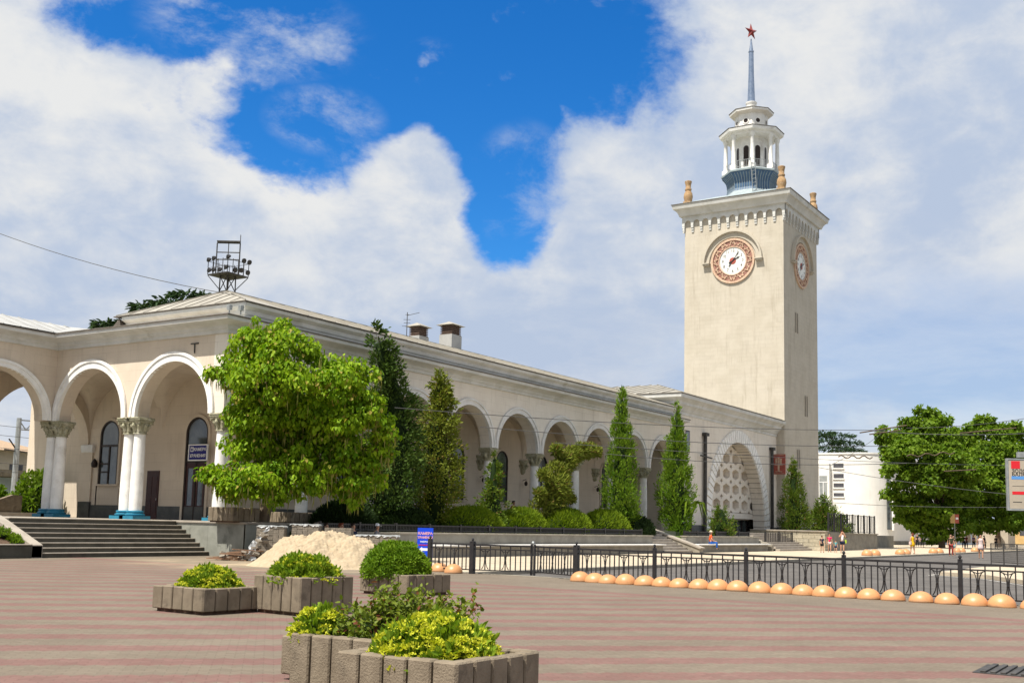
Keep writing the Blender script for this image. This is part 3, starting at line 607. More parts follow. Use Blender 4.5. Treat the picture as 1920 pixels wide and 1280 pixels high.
# main hipped roof with standing seams
ev = [(34.15, 36.4), (81.55, 36.4), (81.55, 45.4), (34.15, 45.4)]; rz, ez = 12.72, 11.32
m = MB(); m.add([(x, y, ez) for x, y in ev] + [(37.1, 40.85, rz), (81.55, 40.85, rz)], [(0, 1, 5, 4), (2, 3, 4, 5), (3, 0, 4), (0, 1, 2, 3)])
def seam(a, b): m.bar(a, b, .035, .035)
for x in np.arange(37.3, 81.5, .95): seam((x, 36.42, ez + .02), (x, 40.85, rz + .02))
for i in range(1, 9): y = 36.4 + i; f = 1 - abs(y - 40.9) / 4.5; seam((34.17, y, ez + .02), (34.15 + 2.95 * f, y, ez + (rz - ez) * f + .02))
seam((34.15, 36.4, ez + .03), (37.1, 40.85, rz + .03)); seam((34.15, 45.4, ez + .03), (37.1, 40.85, rz + .03)); seam((37.1, 40.85, rz + .03), (81.5, 40.85, rz + .03))
roof = m.build('roof', 'roof_metal', ST)
for x0, x1, y0, y1, zt in ((56.5, 57.6, 41.2, 42.2, 14.35), (54.9, 55.9, 42.6, 43.5, 14.1)):
    c = MB().box(x0, y0, 12.0, x1, y1, zt - .62).build('chimney', 'roof_white', roof)
for x0, x1, y0, y1, zt in ((56.5, 57.6, 41.2, 42.2, 14.35), (54.9, 55.9, 42.6, 43.5, 14.1)):
    m = MB()
    for i in range(5): m.box(x0 + .04, y0 + .04, zt - .6 + i * .12, x1 - .04, y1 - .04, zt - .54 + i * .12)
    m.box(x0 + .12, y0 + .12, zt - .62, x1 - .12, y1 - .12, zt); m.build('chimney_vent', 'louver', roof)
    m = MB(); m.add([(x0 - .18, y0 - .18, zt), (x1 + .18, y0 - .18, zt), (x1 + .18, y1 + .18, zt), (x0 - .18, y1 + .18, zt), ((x0 + x1) / 2 - .2, (y0 + y1) / 2, zt + .28), ((x0 + x1) / 2 + .2, (y0 + y1) / 2, zt + .28)], [(0, 1, 5, 4), (1, 2, 5), (2, 3, 4, 5), (3, 0, 4), (0, 1, 2, 3)]); m.build('chimney_cap', 'roof_metal', roof)
# low roofs over the left wing and behind
m = MB(); m.add([(13.5, 48.75, 10.60), (33.25, 48.75, 10.60), (33.25, 45.2, 10.60), (36.4, 45.2, 10.75), (36.2, 51.9, 11.62), (13.5, 51.9, 11.62), (13.5, 55.3, 10.6), (39.5, 55.3, 10.6)], [(0, 1, 4, 5), (5, 4, 7, 6), (1, 2, 3, 4)])
for x in np.arange(14.2, 36., .9): m.bar((x, 48.78, 10.62), (x, 51.9, 11.64), .04, .05)
m.build('wing_roof', 'roof_white', ST)
MB().box(36, 45.4, 10.35, 82.4, 60, 10.75).build('flat_roof', 'roof_metal', ST)
m = MB(); m.add([(34.2, 44.98, 10.6), (36.5, 45.9, 10.6), (34.2, 45.9, 10.6), (34.2, 45.2, 11.2)], [(0, 1, 2), (0, 1, 3), (1, 2, 3), (0, 2, 3)]); m.build('roof_flashing', 'dark_edge', ST)

# ---------------------------------------------------------------- portal block
XP0, XP1, YP1 = 82.4, 106.9, 52.0
CX, HW, HI = 96.5, 6.95, 8.25                           # elliptical opening
pP = lambda u, w, z: (u, YL + w, z)
m = MB(); arch_wall(m, XP0, XP1, 11.5, [(CX, HW, ZT, HI)], pP, 0, 1.15, ZT); m.build('portal_wall', 'facade', ST)
MB().box(XP0, YL + 1.16, ZT, XP0 + .6, YP1, 11.5).build('portal_wall', 'cream', ST)
MB().box(XP0 + .6, 46.5, ZT, XP1, YP1, 11.5).build('portal_wall', 'facade', ST)
MB().box(XP0 + .6, YL + 1.2, 11.2, XP1 - .01, YP1 - .1, 11.45).build('ceiling_slab', 'facade', ST)
nv = 46
for k in range(nv):                                      # voussoirs standing proud, with open joints
    a0, a1 = pi * k / nv + .008, pi * (k + 1) / nv - .008; m = MB()
    P = []
    for a in (a0, a1):
        for q in (0, 1.15): P.append((CX - (HW - .02 + q) * cos(a), ZT + (HI - .02 + q * .95) * sin(a)))
    vs = [pP(u, w, z) for w in (-.14, .02) for u, z in (P[0], P[1], P[3], P[2])]
    m.add(vs, [(0, 1, 2, 3), (7, 6, 5, 4), (0, 1, 5, 4), (1, 2, 6, 5), (2, 3, 7, 6), (3, 0, 4, 7)]); m.build('voussoir', 'white', ST)
m = MB()
for k in range(nv): a = pi * k / nv; u, z = CX - (HW - .012) * cos(a), ZT + (HI - .012) * sin(a); m.bar(pP(u, 0, z), pP(u, 1.15, z), .05, .03)
m.build('reveal_joints', 'dark_edge', ST)
sx, sz, hw_, hh_, ddx, ddz = 2.32, 1.42, .82, .53, .34, .22
m = MB(); YF, YB = YL + 1.17, YL + 1.70; z0l = 3.35
def lat(x, z): return (x, YF, z)
for i in range(-4, 5):
    for j in range(0, 6):
        cx, cz = CX + i * sx, z0l + .62 + j * sz
        for qx in (-1, 1):
            for qz in (-1, 1):
                f = lambda u, w: (cx + qx * u, cz + qz * w)
                A, Bq, C, O1, O2, O3, O4 = f(0, hh_), f(hw_, hh_ * .5), f(hw_, 0), f(0, sz / 2), f(sx / 2 - ddx, sz / 2), f(sx / 2, sz / 2 - ddz), f(sx / 2, 0)
                for poly in ((A, O1, O2, Bq), (Bq, O2, O3), (Bq, O3, O4, C)): m.add([lat(*p) for p in poly], [tuple(range(len(poly)))])
                for p, q in ((A, Bq), (Bq, C), (O2, O3)): m.add([(p[0], YF, p[1]), (q[0], YF, q[1]), (q[0], YB, q[1]), (p[0], YB, p[1])], [(0, 1, 2, 3)])
m.build('lattice', 'facade', ST)
MB().box(CX - 7.4, YB, 2.6, CX + 7.4, YB + .2, 11.2).build('lattice_backing', 'warm', ST)  # darker plaster than the lattice: shade in the holes put into the colour
MB().box(CX - 7.2, YF - .005, 2.7, CX + 7.2, YB - .01, z0l - .13).build('door_lintel', 'facade', ST)
MB().box(CX - 7.2, YB + .2, ZT, CX + 7.2, YB + .3, 2.6).build('entrance_glazing', 'glass', ST)
m = MB()
for x in np.arange(CX - 7, CX + 7.1, 1.4): m.box(x - .05, YB + .1, ZT, x + .05, YB + .19, 2.69)
m.build('entrance_frame', 'frame_dark', ST)
MB().box(XP0 - .02, YL - .04, ZT - .3, CX - HW - 1.2, YL - .003, ZT + .55).build('dado', 'dado', ST); MB().box(CX + HW + 1.2, YL - .04, ZT - .3, XP1, YL - .003, ZT + .55).build('dado', 'dado', ST)
pc = [(0, 11.0), (.06, 11.02), (.07, 11.25), (.16, 11.3), (.22, 11.45), (.50, 11.72), (.56, 11.75), (.58, 11.95), (.80, 12.15), (.98, 12.25), (1.0, 12.52), (.0, 12.6)]
m = MB(); m.sweep([(XP0, YP1), (XP0, YL), (XP1 - .002, YL)], pc); m.build('portal_cornice', 'cornice', ST, auto=25)
m = MB(); m.sweep([(XP0, YP1), (XP0, YL), (XP1 - .9, YL)], [(.9, 12.545), (1.05, 12.53), (1.06, 12.58), (.9, 12.605)]); m.build('roof_edge', 'dark_edge', ST)
m = MB()
for y in np.arange(YL + .1, YP1, .34): m.box(XP0 - .33, y, 11.36, XP0 - .18, y + .17, 11.56)
m.build('dentils', 'cornice', ST)
e = 1.0; xr = 91.5; m = MB()
m.add([(XP0 - e, YL - e, 12.6), (XP1 - .01, YL - e, 12.6), (XP1 - .01, YP1, 12.6), (XP0 - e, YP1, 12.6), (xr, 43.2, 14.72), (xr, YP1, 14.72), (XP1 - .01, 43.2, 14.72)], [(0, 1, 6, 4), (0, 4, 5, 3), (4, 6, 2, 5), (0, 1, 2, 3)])
for y in np.arange(38., YP1, 1.15): 
    f = min(1, (y - YL + e) / (43.2 - YL + e)); m.bar((XP0 - e + .05, y, 12.63), (XP0 - e + (xr - XP0 + e) * f, y, 12.6 + 2.12 * f + .03), .06, .07)
for x in np.arange(83, XP1, 1.2): f = min(1, (x - XP0 + e) / (xr - XP0 + e)); m.bar((x, YL - e + .03, 12.63), (x, YL - e + (43.2 - YL + e) * f, 12.6 + 2.12 * f + .03), .06, .07)
m.build('portal_roof', 'roof_metal', ST)
m = MB(); m.box(84.5, YL - .03, 7.95, 85.35, YL - .004, 9.8); w = m.build('window', 'frame_dark', ST); MB().box(84.6, YL - .036, 8.05, 85.25, YL - .0305, 9.7).build('pane', 'glass', w)
m = MB(); arch_ring(m, 84.0, 2.9, .35, .35, .5, pP, -.08, 0, ZT); m.build('side_door_surround', 'trim', ST); MB().box(83.66, YL - .03, ZT, 84.34, YL - .003, 3.05).build('side_door', 'glass', ST)
for x, zt in ((88.2, 9.75), (105.0, 9.7)):
    m = MB(); m.tube([(x, YL - .22, .9), (x, YL - .22, zt - .15)], .16, 10); m.box(x - .25, YL - .42, zt - .15, x + .45, YL - .02, zt + .12)
    if x < 90: m.bar((x - 1.2, YL - .3, 7.85), (x + 1.3, YL - .3, 7.75), .1)
    m.build('downpipe', 'steel_dark', ST)

# ================================================================ CLOCK TOWER
TX0, TX1, TY0, TY1 = 106.9, 117.9, 36.4, 47.3; TCX, TCY = (TX0 + TX1) / 2, (TY0 + TY1) / 2
TW = thing('clock_tower', 'tall square cream clock tower with balustraded lantern and red star spire', 'tower', (TCX, TCY, 0))
MB().box(TX0, TY0, -.1, TX1, TY1, 35.6).build('shaft', 'cream', TW)
MB().box(TX0 - .06, TY0 - .06, 0, TX1 + .06, TY1 + .06, 2.0).build('plinth', 'dado', TW)
def face(side):
    if side == 'W': return lambda u, w, z: (TX0 + w, u, z)
    if side == 'S': return lambda u, w, z: (u, TY0 + w, z)
    if side == 'E': return lambda u, w, z: (TX1 - w, u, z)
    return lambda u, w, z: (u, TY1 - w, z)
q = .24
for side, a, b in (('W', TY0, TY1), ('S', TX0, TX1), ('E', TY0, TY1), ('N', TX0, TX1)):
    m = MB(); n = 11; st = (b - a + 2 * q - .3) / n
    lo_, hi_ = (a - q, b + q) if side in 'WE' else (a - q + .002, b + q - .002)
    ops = [(a - q + .15 + st * (i + .5), st * .36, 34.15, st * .40) for i in range(n)]
    arch_wall(m, lo_, hi_, 35.05, ops, face(side), -q, -.02, 33.95); m.build('corbel_table', 'cornice', TW)
    for i in range(n + 1):
        u = a - q + .15 + st * i; pl = face(side); m = MB()
        for w0, za, zb in ((-.23, 33.75, 33.946), (-.16, 33.5, 33.751), (-.09, 33.25, 33.501)):
            m.add([pl(uu, w, z) for w in (w0, 0) for uu, z in ((u - .13, za), (u + .13, za), (u + .13, zb), (u - .13, zb))], [(0, 1, 2, 3), (4, 5, 6, 7), (0, 1, 5, 4), (1, 2, 6, 5), (2, 3, 7, 6), (3, 0, 4, 7)])
        m.build('corbel', 'cornice', TW)
sq = [(TX0, TY1), (TX0, TY0), (TX1, TY0), (TX1, TY1)]
m = MB(); m.sweep(sq, [(.0, 35.0), (.48, 35.02), (.50, 35.12), (.62, 35.4), (.82, 35.66), (1.0, 35.74), (1.02, 35.80), (1.08, 36.1), (1.1, 36.2), (0, 36.25)], closed=True); m.build('cornice', 'cornice', TW, auto=25)
m = MB(); m.sweep(sq, [(1.06, 36.205), (1.16, 36.2), (1.17, 36.26), (1.0, 36.29)], closed=True); m.build('roof_edge', 'dark_edge', TW)
m = MB(); e = 1.1; m.add([(TX0 - e, TY0 - e, 36.25), (TX1 + e, TY0 - e, 36.25), (TX1 + e, TY1 + e, 36.25), (TX0 - e, TY1 + e, 36.25), (TCX - 3, TCY - 3, 37.6), (TCX + 3, TCY - 3, 37.6), (TCX + 3, TCY + 3, 37.6), (TCX - 3, TCY + 3, 37.6)], [(0, 1, 5, 4), (1, 2, 6, 5), (2, 3, 7, 6), (3, 0, 4, 7), (4, 5, 6, 7)]); m.build('roof', 'grey_blue', TW)
# clock faces
def make_clock(side, cu, cz):
    pl = face(side); T = thing
    ru = {'W': -1, 'S': 1}[side]                          # reading direction along u
    def ringmesh(r0, r1, w0, w1, n=64):
        mm = MB(); vs = []
        for k in range(n):
            a = 2 * pi * k / n
            for r_, w in ((r0, w0), (r1, w0), (r1, w1), (r0, w1)): vs.append(pl(cu + r_ * cos(a), w, cz + r_ * sin(a)))
        return mm.add(vs, [(k * 4 + j, ((k + 1) % n) * 4 + j, ((k + 1) % n) * 4 + (j + 1) % 4, k * 4 + (j + 1) % 4) for k in range(n) for j in range(4)])
    ck = ringmesh(2.18, 2.40, -.16, .01).build('clock', 'cream_relief', TW, auto=30)
    ringmesh(1.50, 2.20, -.07, .01).build('ornament_ring', 'red_relief', ck, auto=30)
    m = MB()
    for k in range(12):                                   # scrolls of foliage round the dial
        a0 = 2 * pi * k / 12
        for s_ in (-1, 1):
            pts = []
            for i in range(9):
                t = i / 8; a = a0 + s_ * (.02 + .20 * t); r_ = 1.85 + .24 * sin(t * 2 * pi) * (1 - .3 * t); pts.append(pl(cu + r_ * cos(a), -.10, cz + r_ * sin(a)))
            m.tube(pts, [.05, .065, .07, .07, .06, .06, .05, .045, .03], 5)
        m.lathe((0, 0, 0), [(0.01, 0)], 3, caps=False) if False else None
    m.build('scrollwork', 'cream_relief', ck)
    m = MB(); n = 64; m.add([pl(cu + 1.5 * cos(2 * pi * k / n), -.05, cz + 1.5 * sin(2 * pi * k / n)) for k in range(n)], [tuple(range(n))]); m.build('dial', 'dial', ck)
    ringmesh(1.47, 1.56, -.12, .0).build('dial_rim', 'cream_relief', ck)
    R_ = Vector(pl(cu + ru, 0, cz)) - Vector(pl(cu, 0, cz)); U = Vector((0, 0, 1)); O = Vector(pl(cu, -.056, cz))
    m = MB()
    for h_ in range(1, 13):
        a = pi / 2 - h_ * pi / 6; text_bm(m, str(h_), O + R_ * (1.10 * cos(a)) + U * (1.10 * sin(a)), R_, U, .44, .01)
    for k in range(60):
        a = 2 * pi * k / 60; d = R_ * cos(a) + U * sin(a); m.bar(O + d * 1.36, O + d * 1.44, .03, .012)
    m.build('numerals', 'sign_black', ck)
    m = MB(); n = 24; m.add([tuple(O + R_ * (.36 * cos(2 * pi * k / n)) + U * (.36 * sin(2 * pi * k / n)) + (Vector(pl(cu, -.02, cz)) - Vector(pl(cu, 0, cz)))) for k in range(n)], [tuple(range(n))]); m.build('hub', 'hub_red', ck)
    out = (Vector(pl(cu, -1, cz)) - Vector(pl(cu, 0, cz)))
    for nm, ang, L, tail, wd in (('minute_hand', rad(36), 1.28, .75, .085), ('hour_hand', rad(62), .92, .50, .13)):
        d = R_ * sin(ang) + U * cos(ang); s_ = R_ * cos(ang) - U * sin(ang); P0 = O + out * (.05 if nm[0] == 'm' else .035)
        mm = MB(); sh = [(-tail, .4), (-tail * .7, 1.6), (-tail * .3, .6), (0, 1.1), (L * .55, .7), (L * .72, 1.5), (L * .82, .7), (L, .12)]
        mm.add([tuple(P0 + d * a + s_ * wd * b * .5 * sg) for a, b in sh for sg in (-1, 1)], [(i * 2, i * 2 + 1, i * 2 + 3, i * 2 + 2) for i in range(len(sh) - 1)]); mm.build(nm, 'black_iron', ck)
    m = MB(); arch_ring(m, cu, cz - .1, 2.62, 2.62, 3.18, pl, -.14, .01); arch_ring(m, cu, cz - .1, 3.18, 3.08, 3.26, pl, -.40, -.02)
    for s_ in (-1, 1):
        for w0, a, b, za, zb in ((-.36, 2.56, 3.24, -.27, -.10), (-.46, 2.50, 3.32, -.10, -.0)):
            u0, u1 = sorted((cu + s_ * a, cu + s_ * b)); m.add([pl(u, w, z) for w in (w0, 0) for u, z in ((u0, cz + za), (u1, cz + za), (u1, cz + zb), (u0, cz + zb))], [(0, 1, 2, 3), (4, 5, 6, 7), (0, 1, 5, 4), (1, 2, 6, 5), (2, 3, 7, 6), (3, 0, 4, 7)])
    m.build('clock_hood', 'cream', TW, auto=35)
make_clock('W', 41.85, 29.6); make_clock('S', 112.4, 29.6)
for x, za, zb in ((110.8, 22.2, 24.3), (113.75, 13.7, 15.9), (111.15, 8.05, 10.05)):
    for d in (-.3, .3):
        m = MB(); arch_ring(m, x + d, zb - .15, .15, .14, .22, face('S'), -.05, .01, za); f_ = m.build('slit_window', 'cream', TW)
        MB().box(x + d - .14, TY0 - .012, za, x + d + .14, TY0 - .002, zb).build('pane', 'frame_dark', f_)
# corner urns
for x in (TX0 + .25, TX1 - .25):
    for y in (TY0 + .25, TY1 - .25):
        m = MB(); m.box(x - .42, y - .42, 36.28, x + .42, y + .42, 36.75); m.lathe((x, y, 36.75), [(.40, 0), (.44, .25), (.50, .55), (.44, .95), (.30, 1.2), (.36, 1.32), (.36, 1.45), (.28, 1.55), (.30, 1.9), (.38, 2.2), (.38, 2.3), (.26, 2.36)], 10); m.build('urn', 'ochre_stone', TW, auto=50)
# lantern
PH = pi / 8
m = MB(); m.lathe((TCX, TCY, 0), [(3.4, 37.2), (2.75, 38.0), (2.60, 38.45), (2.62, 39.1), (2.80, 39.6), (3.15, 40.0), (3.2, 40.15)], 8, PH)
for k in range(48):
    a = PH + 2 * pi * k / 48; 
lb = m.build('lantern_base', 'tower_blue', TW)
m = MB()
for k in range(56):
    a = 2 * pi * (k + .5) / 56; c8 = cos(pi / 8) / cos(((a - PH) % (pi / 4)) - pi / 8); m.tube([(TCX + cos(a) * r_ * c8, TCY + sin(a) * r_ * c8, z) for r_, z in ((2.78, 38.0), (2.63, 38.45), (2.65, 39.1), (2.83, 39.6), (3.18, 40.0))], .035, 4)
m.build('lantern_ribs', 'grey_blue', lb)
m = MB(); m.lathe((TCX, TCY, 0), [(3.05, 40.152), (3.3, 40.16), (3.32, 40.32), (3.15, 40.45), (1.0, 40.52)], 8, PH); m.build('lantern_deck', 'grey_blue', TW)
m = MB(); m.lathe((TCX, TCY, 0), [(4.2, 36.95), (3.3, 37.55), (2.72, 38.15)], 8, PH); m.build('lantern_skirt', 'grey_blue', TW)
for k in range(8):
    a = PH + k * pi / 4; x, y = TCX + 2.78 * cos(a), TCY + 2.78 * sin(a)
    m = MB(); m.box(x - .32, y - .32, 40.46, x + .32, y + .32, 40.95); m.lathe((x, y, 40.95), [(.26, 0), (.23, .1), (.22, 1.6), (.19, 3.0), (.25, 3.1), (.30, 3.25), (.30, 3.45)], 12); m.build('lantern_column', 'white', TW, auto=50)
m = MB(); m.lathe((TCX, TCY, 0), [(1.74, 40.5), (1.74, 44.4)], 8, PH); dr = m.build('lantern_drum', 'white', TW)
for k in range(8):
    a = k * pi / 4; d = Vector((cos(a), sin(a), 0)); tt = Vector((-sin(a), cos(a), 0)); O = Vector((TCX, TCY, 0)) + d * 1.62
    m = MB(); pts = [(-.30, 41.0)] + [(-.30 * cos(pi * i / 12), 43.05 + .30 * sin(pi * i / 12)) for i in range(13)] + [(.30, 41.0)]
    m.add([tuple(O + tt * u + Vector((0, 0, z))) for u, z in pts], [tuple(range(len(pts)))]); m.build('arched_window', 'frame_dark', dr)
m = MB()
for k in range(8):
    a, b = PH + k * pi / 4, PH + (k + 1) * pi / 4; A = Vector((TCX + 2.78 * cos(a), TCY + 2.78 * sin(a), 0)); Bq = Vector((TCX + 2.78 * cos(b), TCY + 2.78 * sin(b), 0))
    for z in (41.45, 40.75): m.bar(A + Vector((0, 0, z)), Bq + Vector((0, 0, z)), .04)
    for i in range(1, 10): p = A.lerp(Bq, i / 10); m.bar(p + Vector((0, 0, 40.5)), p + Vector((0, 0, 41.45)), .03)
m.build('railing', 'galv', TW)
m = MB(); m.lathe((TCX, TCY, 0), [(2.2, 44.35), (3.0, 44.36), (3.05, 44.62), (3.45, 44.66), (3.52, 44.9), (3.5, 44.98)], 8, PH); m.build('lantern_cornice', 'white', TW)
m = MB(); m.lathe((TCX, TCY, 0), [(3.56, 44.98), (3.58, 45.03), (1.8, 45.35), (1.0, 45.4)], 8, PH); m.build('lantern_roof', 'dark_edge', TW)
m = MB(); m.lathe((TCX, TCY, 0), [(1.8, 45.25), (1.8, 47.2)], 8, PH); dr = m.build('upper_drum', 'white', TW)
for k in range(8):
    a = k * pi / 4; d = Vector((cos(a), sin(a), 0)); tt = Vector((-sin(a), cos(a), 0)); O = Vector((TCX, TCY, 46.15)) + d * 1.675
    m = MB(); m.add([tuple(O + tt * (.26 * cos(2 * pi * i / 16)) + Vector((0, 0, .26 * sin(2 * pi * i / 16)))) for i in range(16)], [tuple(range(16))]); m.build('round_window', 'frame_dark', dr)
    m = MB(); vs = []
    for i in range(16):
        for r_, w in ((.25, 0), (.36, 0), (.36, .05), (.25, .05)): vs.append(tuple(O + d * (w - .005) + tt * (r_ * cos(2 * pi * i / 16)) + Vector((0, 0, r_ * sin(2 * pi * i / 16)))))
    m.add(vs, [(i * 4 + j, ((i + 1) % 16) * 4 + j, ((i + 1) % 16) * 4 + (j + 1) % 4, i * 4 + (j + 1) % 4) for i in range(16) for j in range(4)]); m.build('window_surround', 'white', dr)
m = MB(); m.lathe((TCX, TCY, 0), [(1.82, 47.0), (2.1, 47.1), (2.38, 47.2), (2.42, 47.42)], 8, PH); m.build('upper_cornice', 'white', TW)
m = MB(); m.lathe((TCX, TCY, 0), [(2.46, 47.42), (2.48, 47.47), (.7, 47.85), (.3, 47.9)], 8, PH); m.build('upper_roof', 'dark_edge', TW)
m = MB(); m.lathe((TCX, TCY, 0), [(.82, 47.75), (.75, 48.0), (.55, 48.15), (.55, 48.5), (.62, 48.6), (.62, 48.75), (.3, 48.8)], 20); m.build('spire_collar', 'white', TW, auto=40)
m = MB(); m.lathe((TCX, TCY, 0), [(.44, 48.75), (.40, 49.2), (.30, 52), (.26, 54.6), (.30, 54.62), (.30, 54.75), (.23, 54.78), (.05, 56.2)], 20); m.build('spire', 'steel', TW, auto=40)
m = MB(); nrm = Vector((-.42, -.91, 0)).normalized(); rt = Vector((.91, -.42, 0)).normalized(); O = Vector((TCX, TCY, 57.05)); P = []
for i in range(10): a = pi / 2 + i * pi / 5 + .06; r_ = .98 if i % 2 == 0 else .38; P.append(tuple(O + rt * (r_ * cos(a)) + Vector((0, 0, r_ * sin(a)))))
m.add(P + [tuple(O + nrm * .30), tuple(O - nrm * .30)], [(i, (i + 1) % 10, 10) for i in range(10)] + [((i + 1) % 10, i, 11) for i in range(10)]); m.build('star', 'star_red', TW)
m = MB(); A = Vector((TCX - 3.3, TCY - 1.6, 37.4)); Bq = Vector((TCX - 3.15, TCY - 1.3, 41.4))
for s_ in (-.25, .25): m.bar(A + Vector((.3 * s_, s_, 0)), Bq + Vector((.3 * s_, s_, 0)), .05)
for i in range(9): p = A.lerp(Bq, (i + .5) / 9); m.bar(p + Vector((-.07, -.25, 0)), p + Vector((.07, .25, 0)), .035)
m.build('ladder', 'galv', TW)
# plaque hung beside the tower
t = thing('wall_plaque', 'rust red relief plaque with a pale standing figure hung at the tower foot', 'plaque', (105.9, 36.1, 7))
yc = (at(1449, 870, 0, 105.9)[1] + at(1472, 870, 0, 105.9)[1]) / 2; za, zb = at(1460, 889, 0, 105.9)[2], at(1460, 851, 0, 105.9)[2]; hw2 = .66
MB().box(105.86, yc - hw2, za, 105.98, yc + hw2, zb).build('panel', 'hub_red', t)
m = MB(); Fz = lambda f: za + (zb - za) * f
for y0, y1, f0, f1 in ((-.08, .10, .12, .84), (-.30, -.12, .50, .78), (.16, .34, .55, .80), (-.40, -.1, .44, .47), (.12, .42, .44, .47), (-.36, .36, .12, .15)): m.box(105.83, yc + y0, Fz(f0), 105.858, yc + y1, Fz(f1))
m.box(105.83, yc - .55, Fz(.03), 105.858, yc + .55, Fz(.05)); m.box(105.83, yc - .55, Fz(.95), 105.858, yc + .55, Fz(.97)); m.build('relief_figure', 'cream_relief', t, bevel=.01)
m = MB()
for s_ in (.2, .85): m.bar((105.98, yc + hw2 - .1, Fz(s_)), (105.98, YL, Fz(s_)), .06)
m.build('bracket', 'steel_dark', t)

# ================================================================ FORECOURT: walls, ledges, stairs by the portal
def prism_y(mb, prof, x0, x1):                           # (y,z) profile extruded along x
    n = len(prof); return mb.add([(x, y, z) for x in (x0, x1) for y, z in prof], [tuple(range(n))[::-1], tuple(range(n, 2 * n))] + [(i, (i + 1) % n, n + (i + 1) % n, n + i) for i in range(n)])
def prism_x(mb, prof, y0, y1):                           # (x,z) profile extruded along y
    n = len(prof); return mb.add([(x, y, z) for y in (y0, y1) for x, z in prof], [tuple(range(n)), tuple(range(n, 2 * n))[::-1]] + [(i, (i + 1) % n, n + (i + 1) % n, n + i) for i in range(n)])
def bed(name, label, x0, x1):
    t = thing(name, label, 'planting bed', ((x0 + x1) / 2, 31.5, 0))
    MB().box(x0, 31.75, -.1, x1, 32.1, 1.06).build('wall', 'concrete_grey', t); MB().box(x0 - .03, 31.68, 1.061, x1 + .03, 32.2, 1.14).build('coping', 'kerb_stone', t, bevel=.012)
    MB().box(x0, 32.101, -.1, x1, 34.4, 1.10).build('soil', 'lawn', t)
    MB().box(x0 + .1, 30.95, -.1, x1 - .1, 31.74, .50).build('bench_wall', 'concrete_grey', t); MB().box(x0, 30.75, .501, x1, 31.68, .585).build('bench_slab', 'trim', t, bevel=.012)
    return t
bed('raised_bed', 'long raised bed wall with a bench ledge below the row of hedges', 35.2, 66.8)
bed('raised_bed', 'short raised bed with bench ledge between the two stairways by the portal', 72.2, 86.8)
for nm, x0, x1, lab, y0 in (('side_stairs', 66.85, 71.4, 'stone side stairs climbing beside the long hedge bed', 30.9), ('side_stairs', 88.6, 97.0, 'wide stone stairs below the portal, beside the pale block wall', 30.6)):
    t = thing(nm, lab, 'stairs', ((x0 + x1) / 2, y0, 0))
    for i in range(8): MB().box(x0, y0 + i * .38, -.1, x1, 34.4, (i + 1) * ZT / 8).build('step', 'step_stone', t, bevel=.01)
t = thing('cheek_wall', 'sloping pale stone cheek wall beside the left side stairs', 'wall', (71.7, 31, 0))
m = MB(); prism_y(m, [(30.4, -.1), (30.4, .28), (34.5, 1.60), (36.6, 1.60), (36.6, -.1)], 71.45, 72.1); m.build('wall', 'kerb_stone', t)
m = MB(); prism_y(m, [(30.3, .282), (30.3, .36), (34.5, 1.70), (36.7, 1.70), (36.7, 1.602), (34.5, 1.602), (30.4, .282)], 71.38, 72.17); m.build('coping', 'step_stone', t)
t = thing('cheek_wall', 'sloping stone cheek wall left of the wide portal stairs', 'wall', (87.5, 31, 0))
m = MB(); prism_y(m, [(30.7, -.1), (30.7, .5), (34.0, 1.45), (36.4, 1.50), (36.4, -.1)], 86.9, 87.3); m.build('wall', 'kerb_stone', t)
brickmat('block_stone', (.40, .36, .27), (.46, .42, .33), (.27, .24, .18), 1.1, .34, .025, .9)
t = thing('retaining_wall', 'pale rough block retaining wall with dark sloping end beside the portal', 'wall', (100, 32, 0))
MB().box(97.2, 29.5, -.1, 98.0, 36.39, 1.66).build('wall', 'block_stone', t)
m = MB(); prism_x(m, [(98.0, -.1), (110, -.1), (110, .22), (108.5, .3), (101.5, 1.66), (98.0, 1.66)], 29.52, 29.9); m.build('end_wall', 'concrete_grey', t)
MB().box(97.1, 29.4, 1.662, 98.1, 36.39, 1.76).build('coping', 'step_stone', t, bevel=.012)
MB().box(98.0, 29.9, -.1, 101.6, 36.3, 1.5).build('fill', 'concrete_grey', t)
t = thing('fence_wall', 'dark concrete block wall below the tall bar fence near the white building', 'wall', (122, 33, 0))
MB().box(108.5, 31.2, -.1, 121.5, 36.0, 1.52).build('wall', 'concrete_grey', t); MB().box(108.4, 31.1, 1.522, 121.6, 36.1, 1.62).build('coping', 'kerb_stone', t)
def bar_fence(name, label, x0, x1, y, z0, z1, step, post, wr=.04):
    t = thing(name, label, 'fence', ((x0 + x1) / 2, y, z0)); m = MB(); n = int((x1 - x0) / step)
    for i in range(n + 1): x = x0 + (x1 - x0) * i / n; m.box(x - wr / 2, y - wr / 2, z0 + .03, x + wr / 2, y + wr / 2, z1)
    m.build('bars', 'black_iron', t); m = MB()
    for z in (z0 + .06, z1 - .07): m.box(x0, y - .045, z, x1, y + .045, z + .05)
    m.build('rails', 'black_iron', t); n = max(1, round((x1 - x0) / post))
    for i in range(n + 1): x = x0 + (x1 - x0) * i / n; MB().box(x - .06, y - .06, z0 - .02, x + .06, y + .06, z1 + .06).build('post', 'black_iron', t)
    return t
bar_fence('low_fence', 'long low black iron fence along the hedge bed', 35.4, 66.6, 32.5, 1.14, 1.50, .115, 2.6, .045)
bar_fence('low_fence', 'short low black iron fence on the raised bed before the portal', 73.6, 78.2, 32.5, 1.14, 1.46, .115, 2.3, .045)
bar_fence('low_fence', 'low black iron fence behind the small rounded shrub', 79.6, 86.5, 32.5, 1.12, 1.50, .115, 2.3, .05)
bar_fence('stair_railing', 'thin black railing on the wide stairs below the portal', 88.7, 95.5, 31.9, .55, 1.52, .42, 3.2, .05)
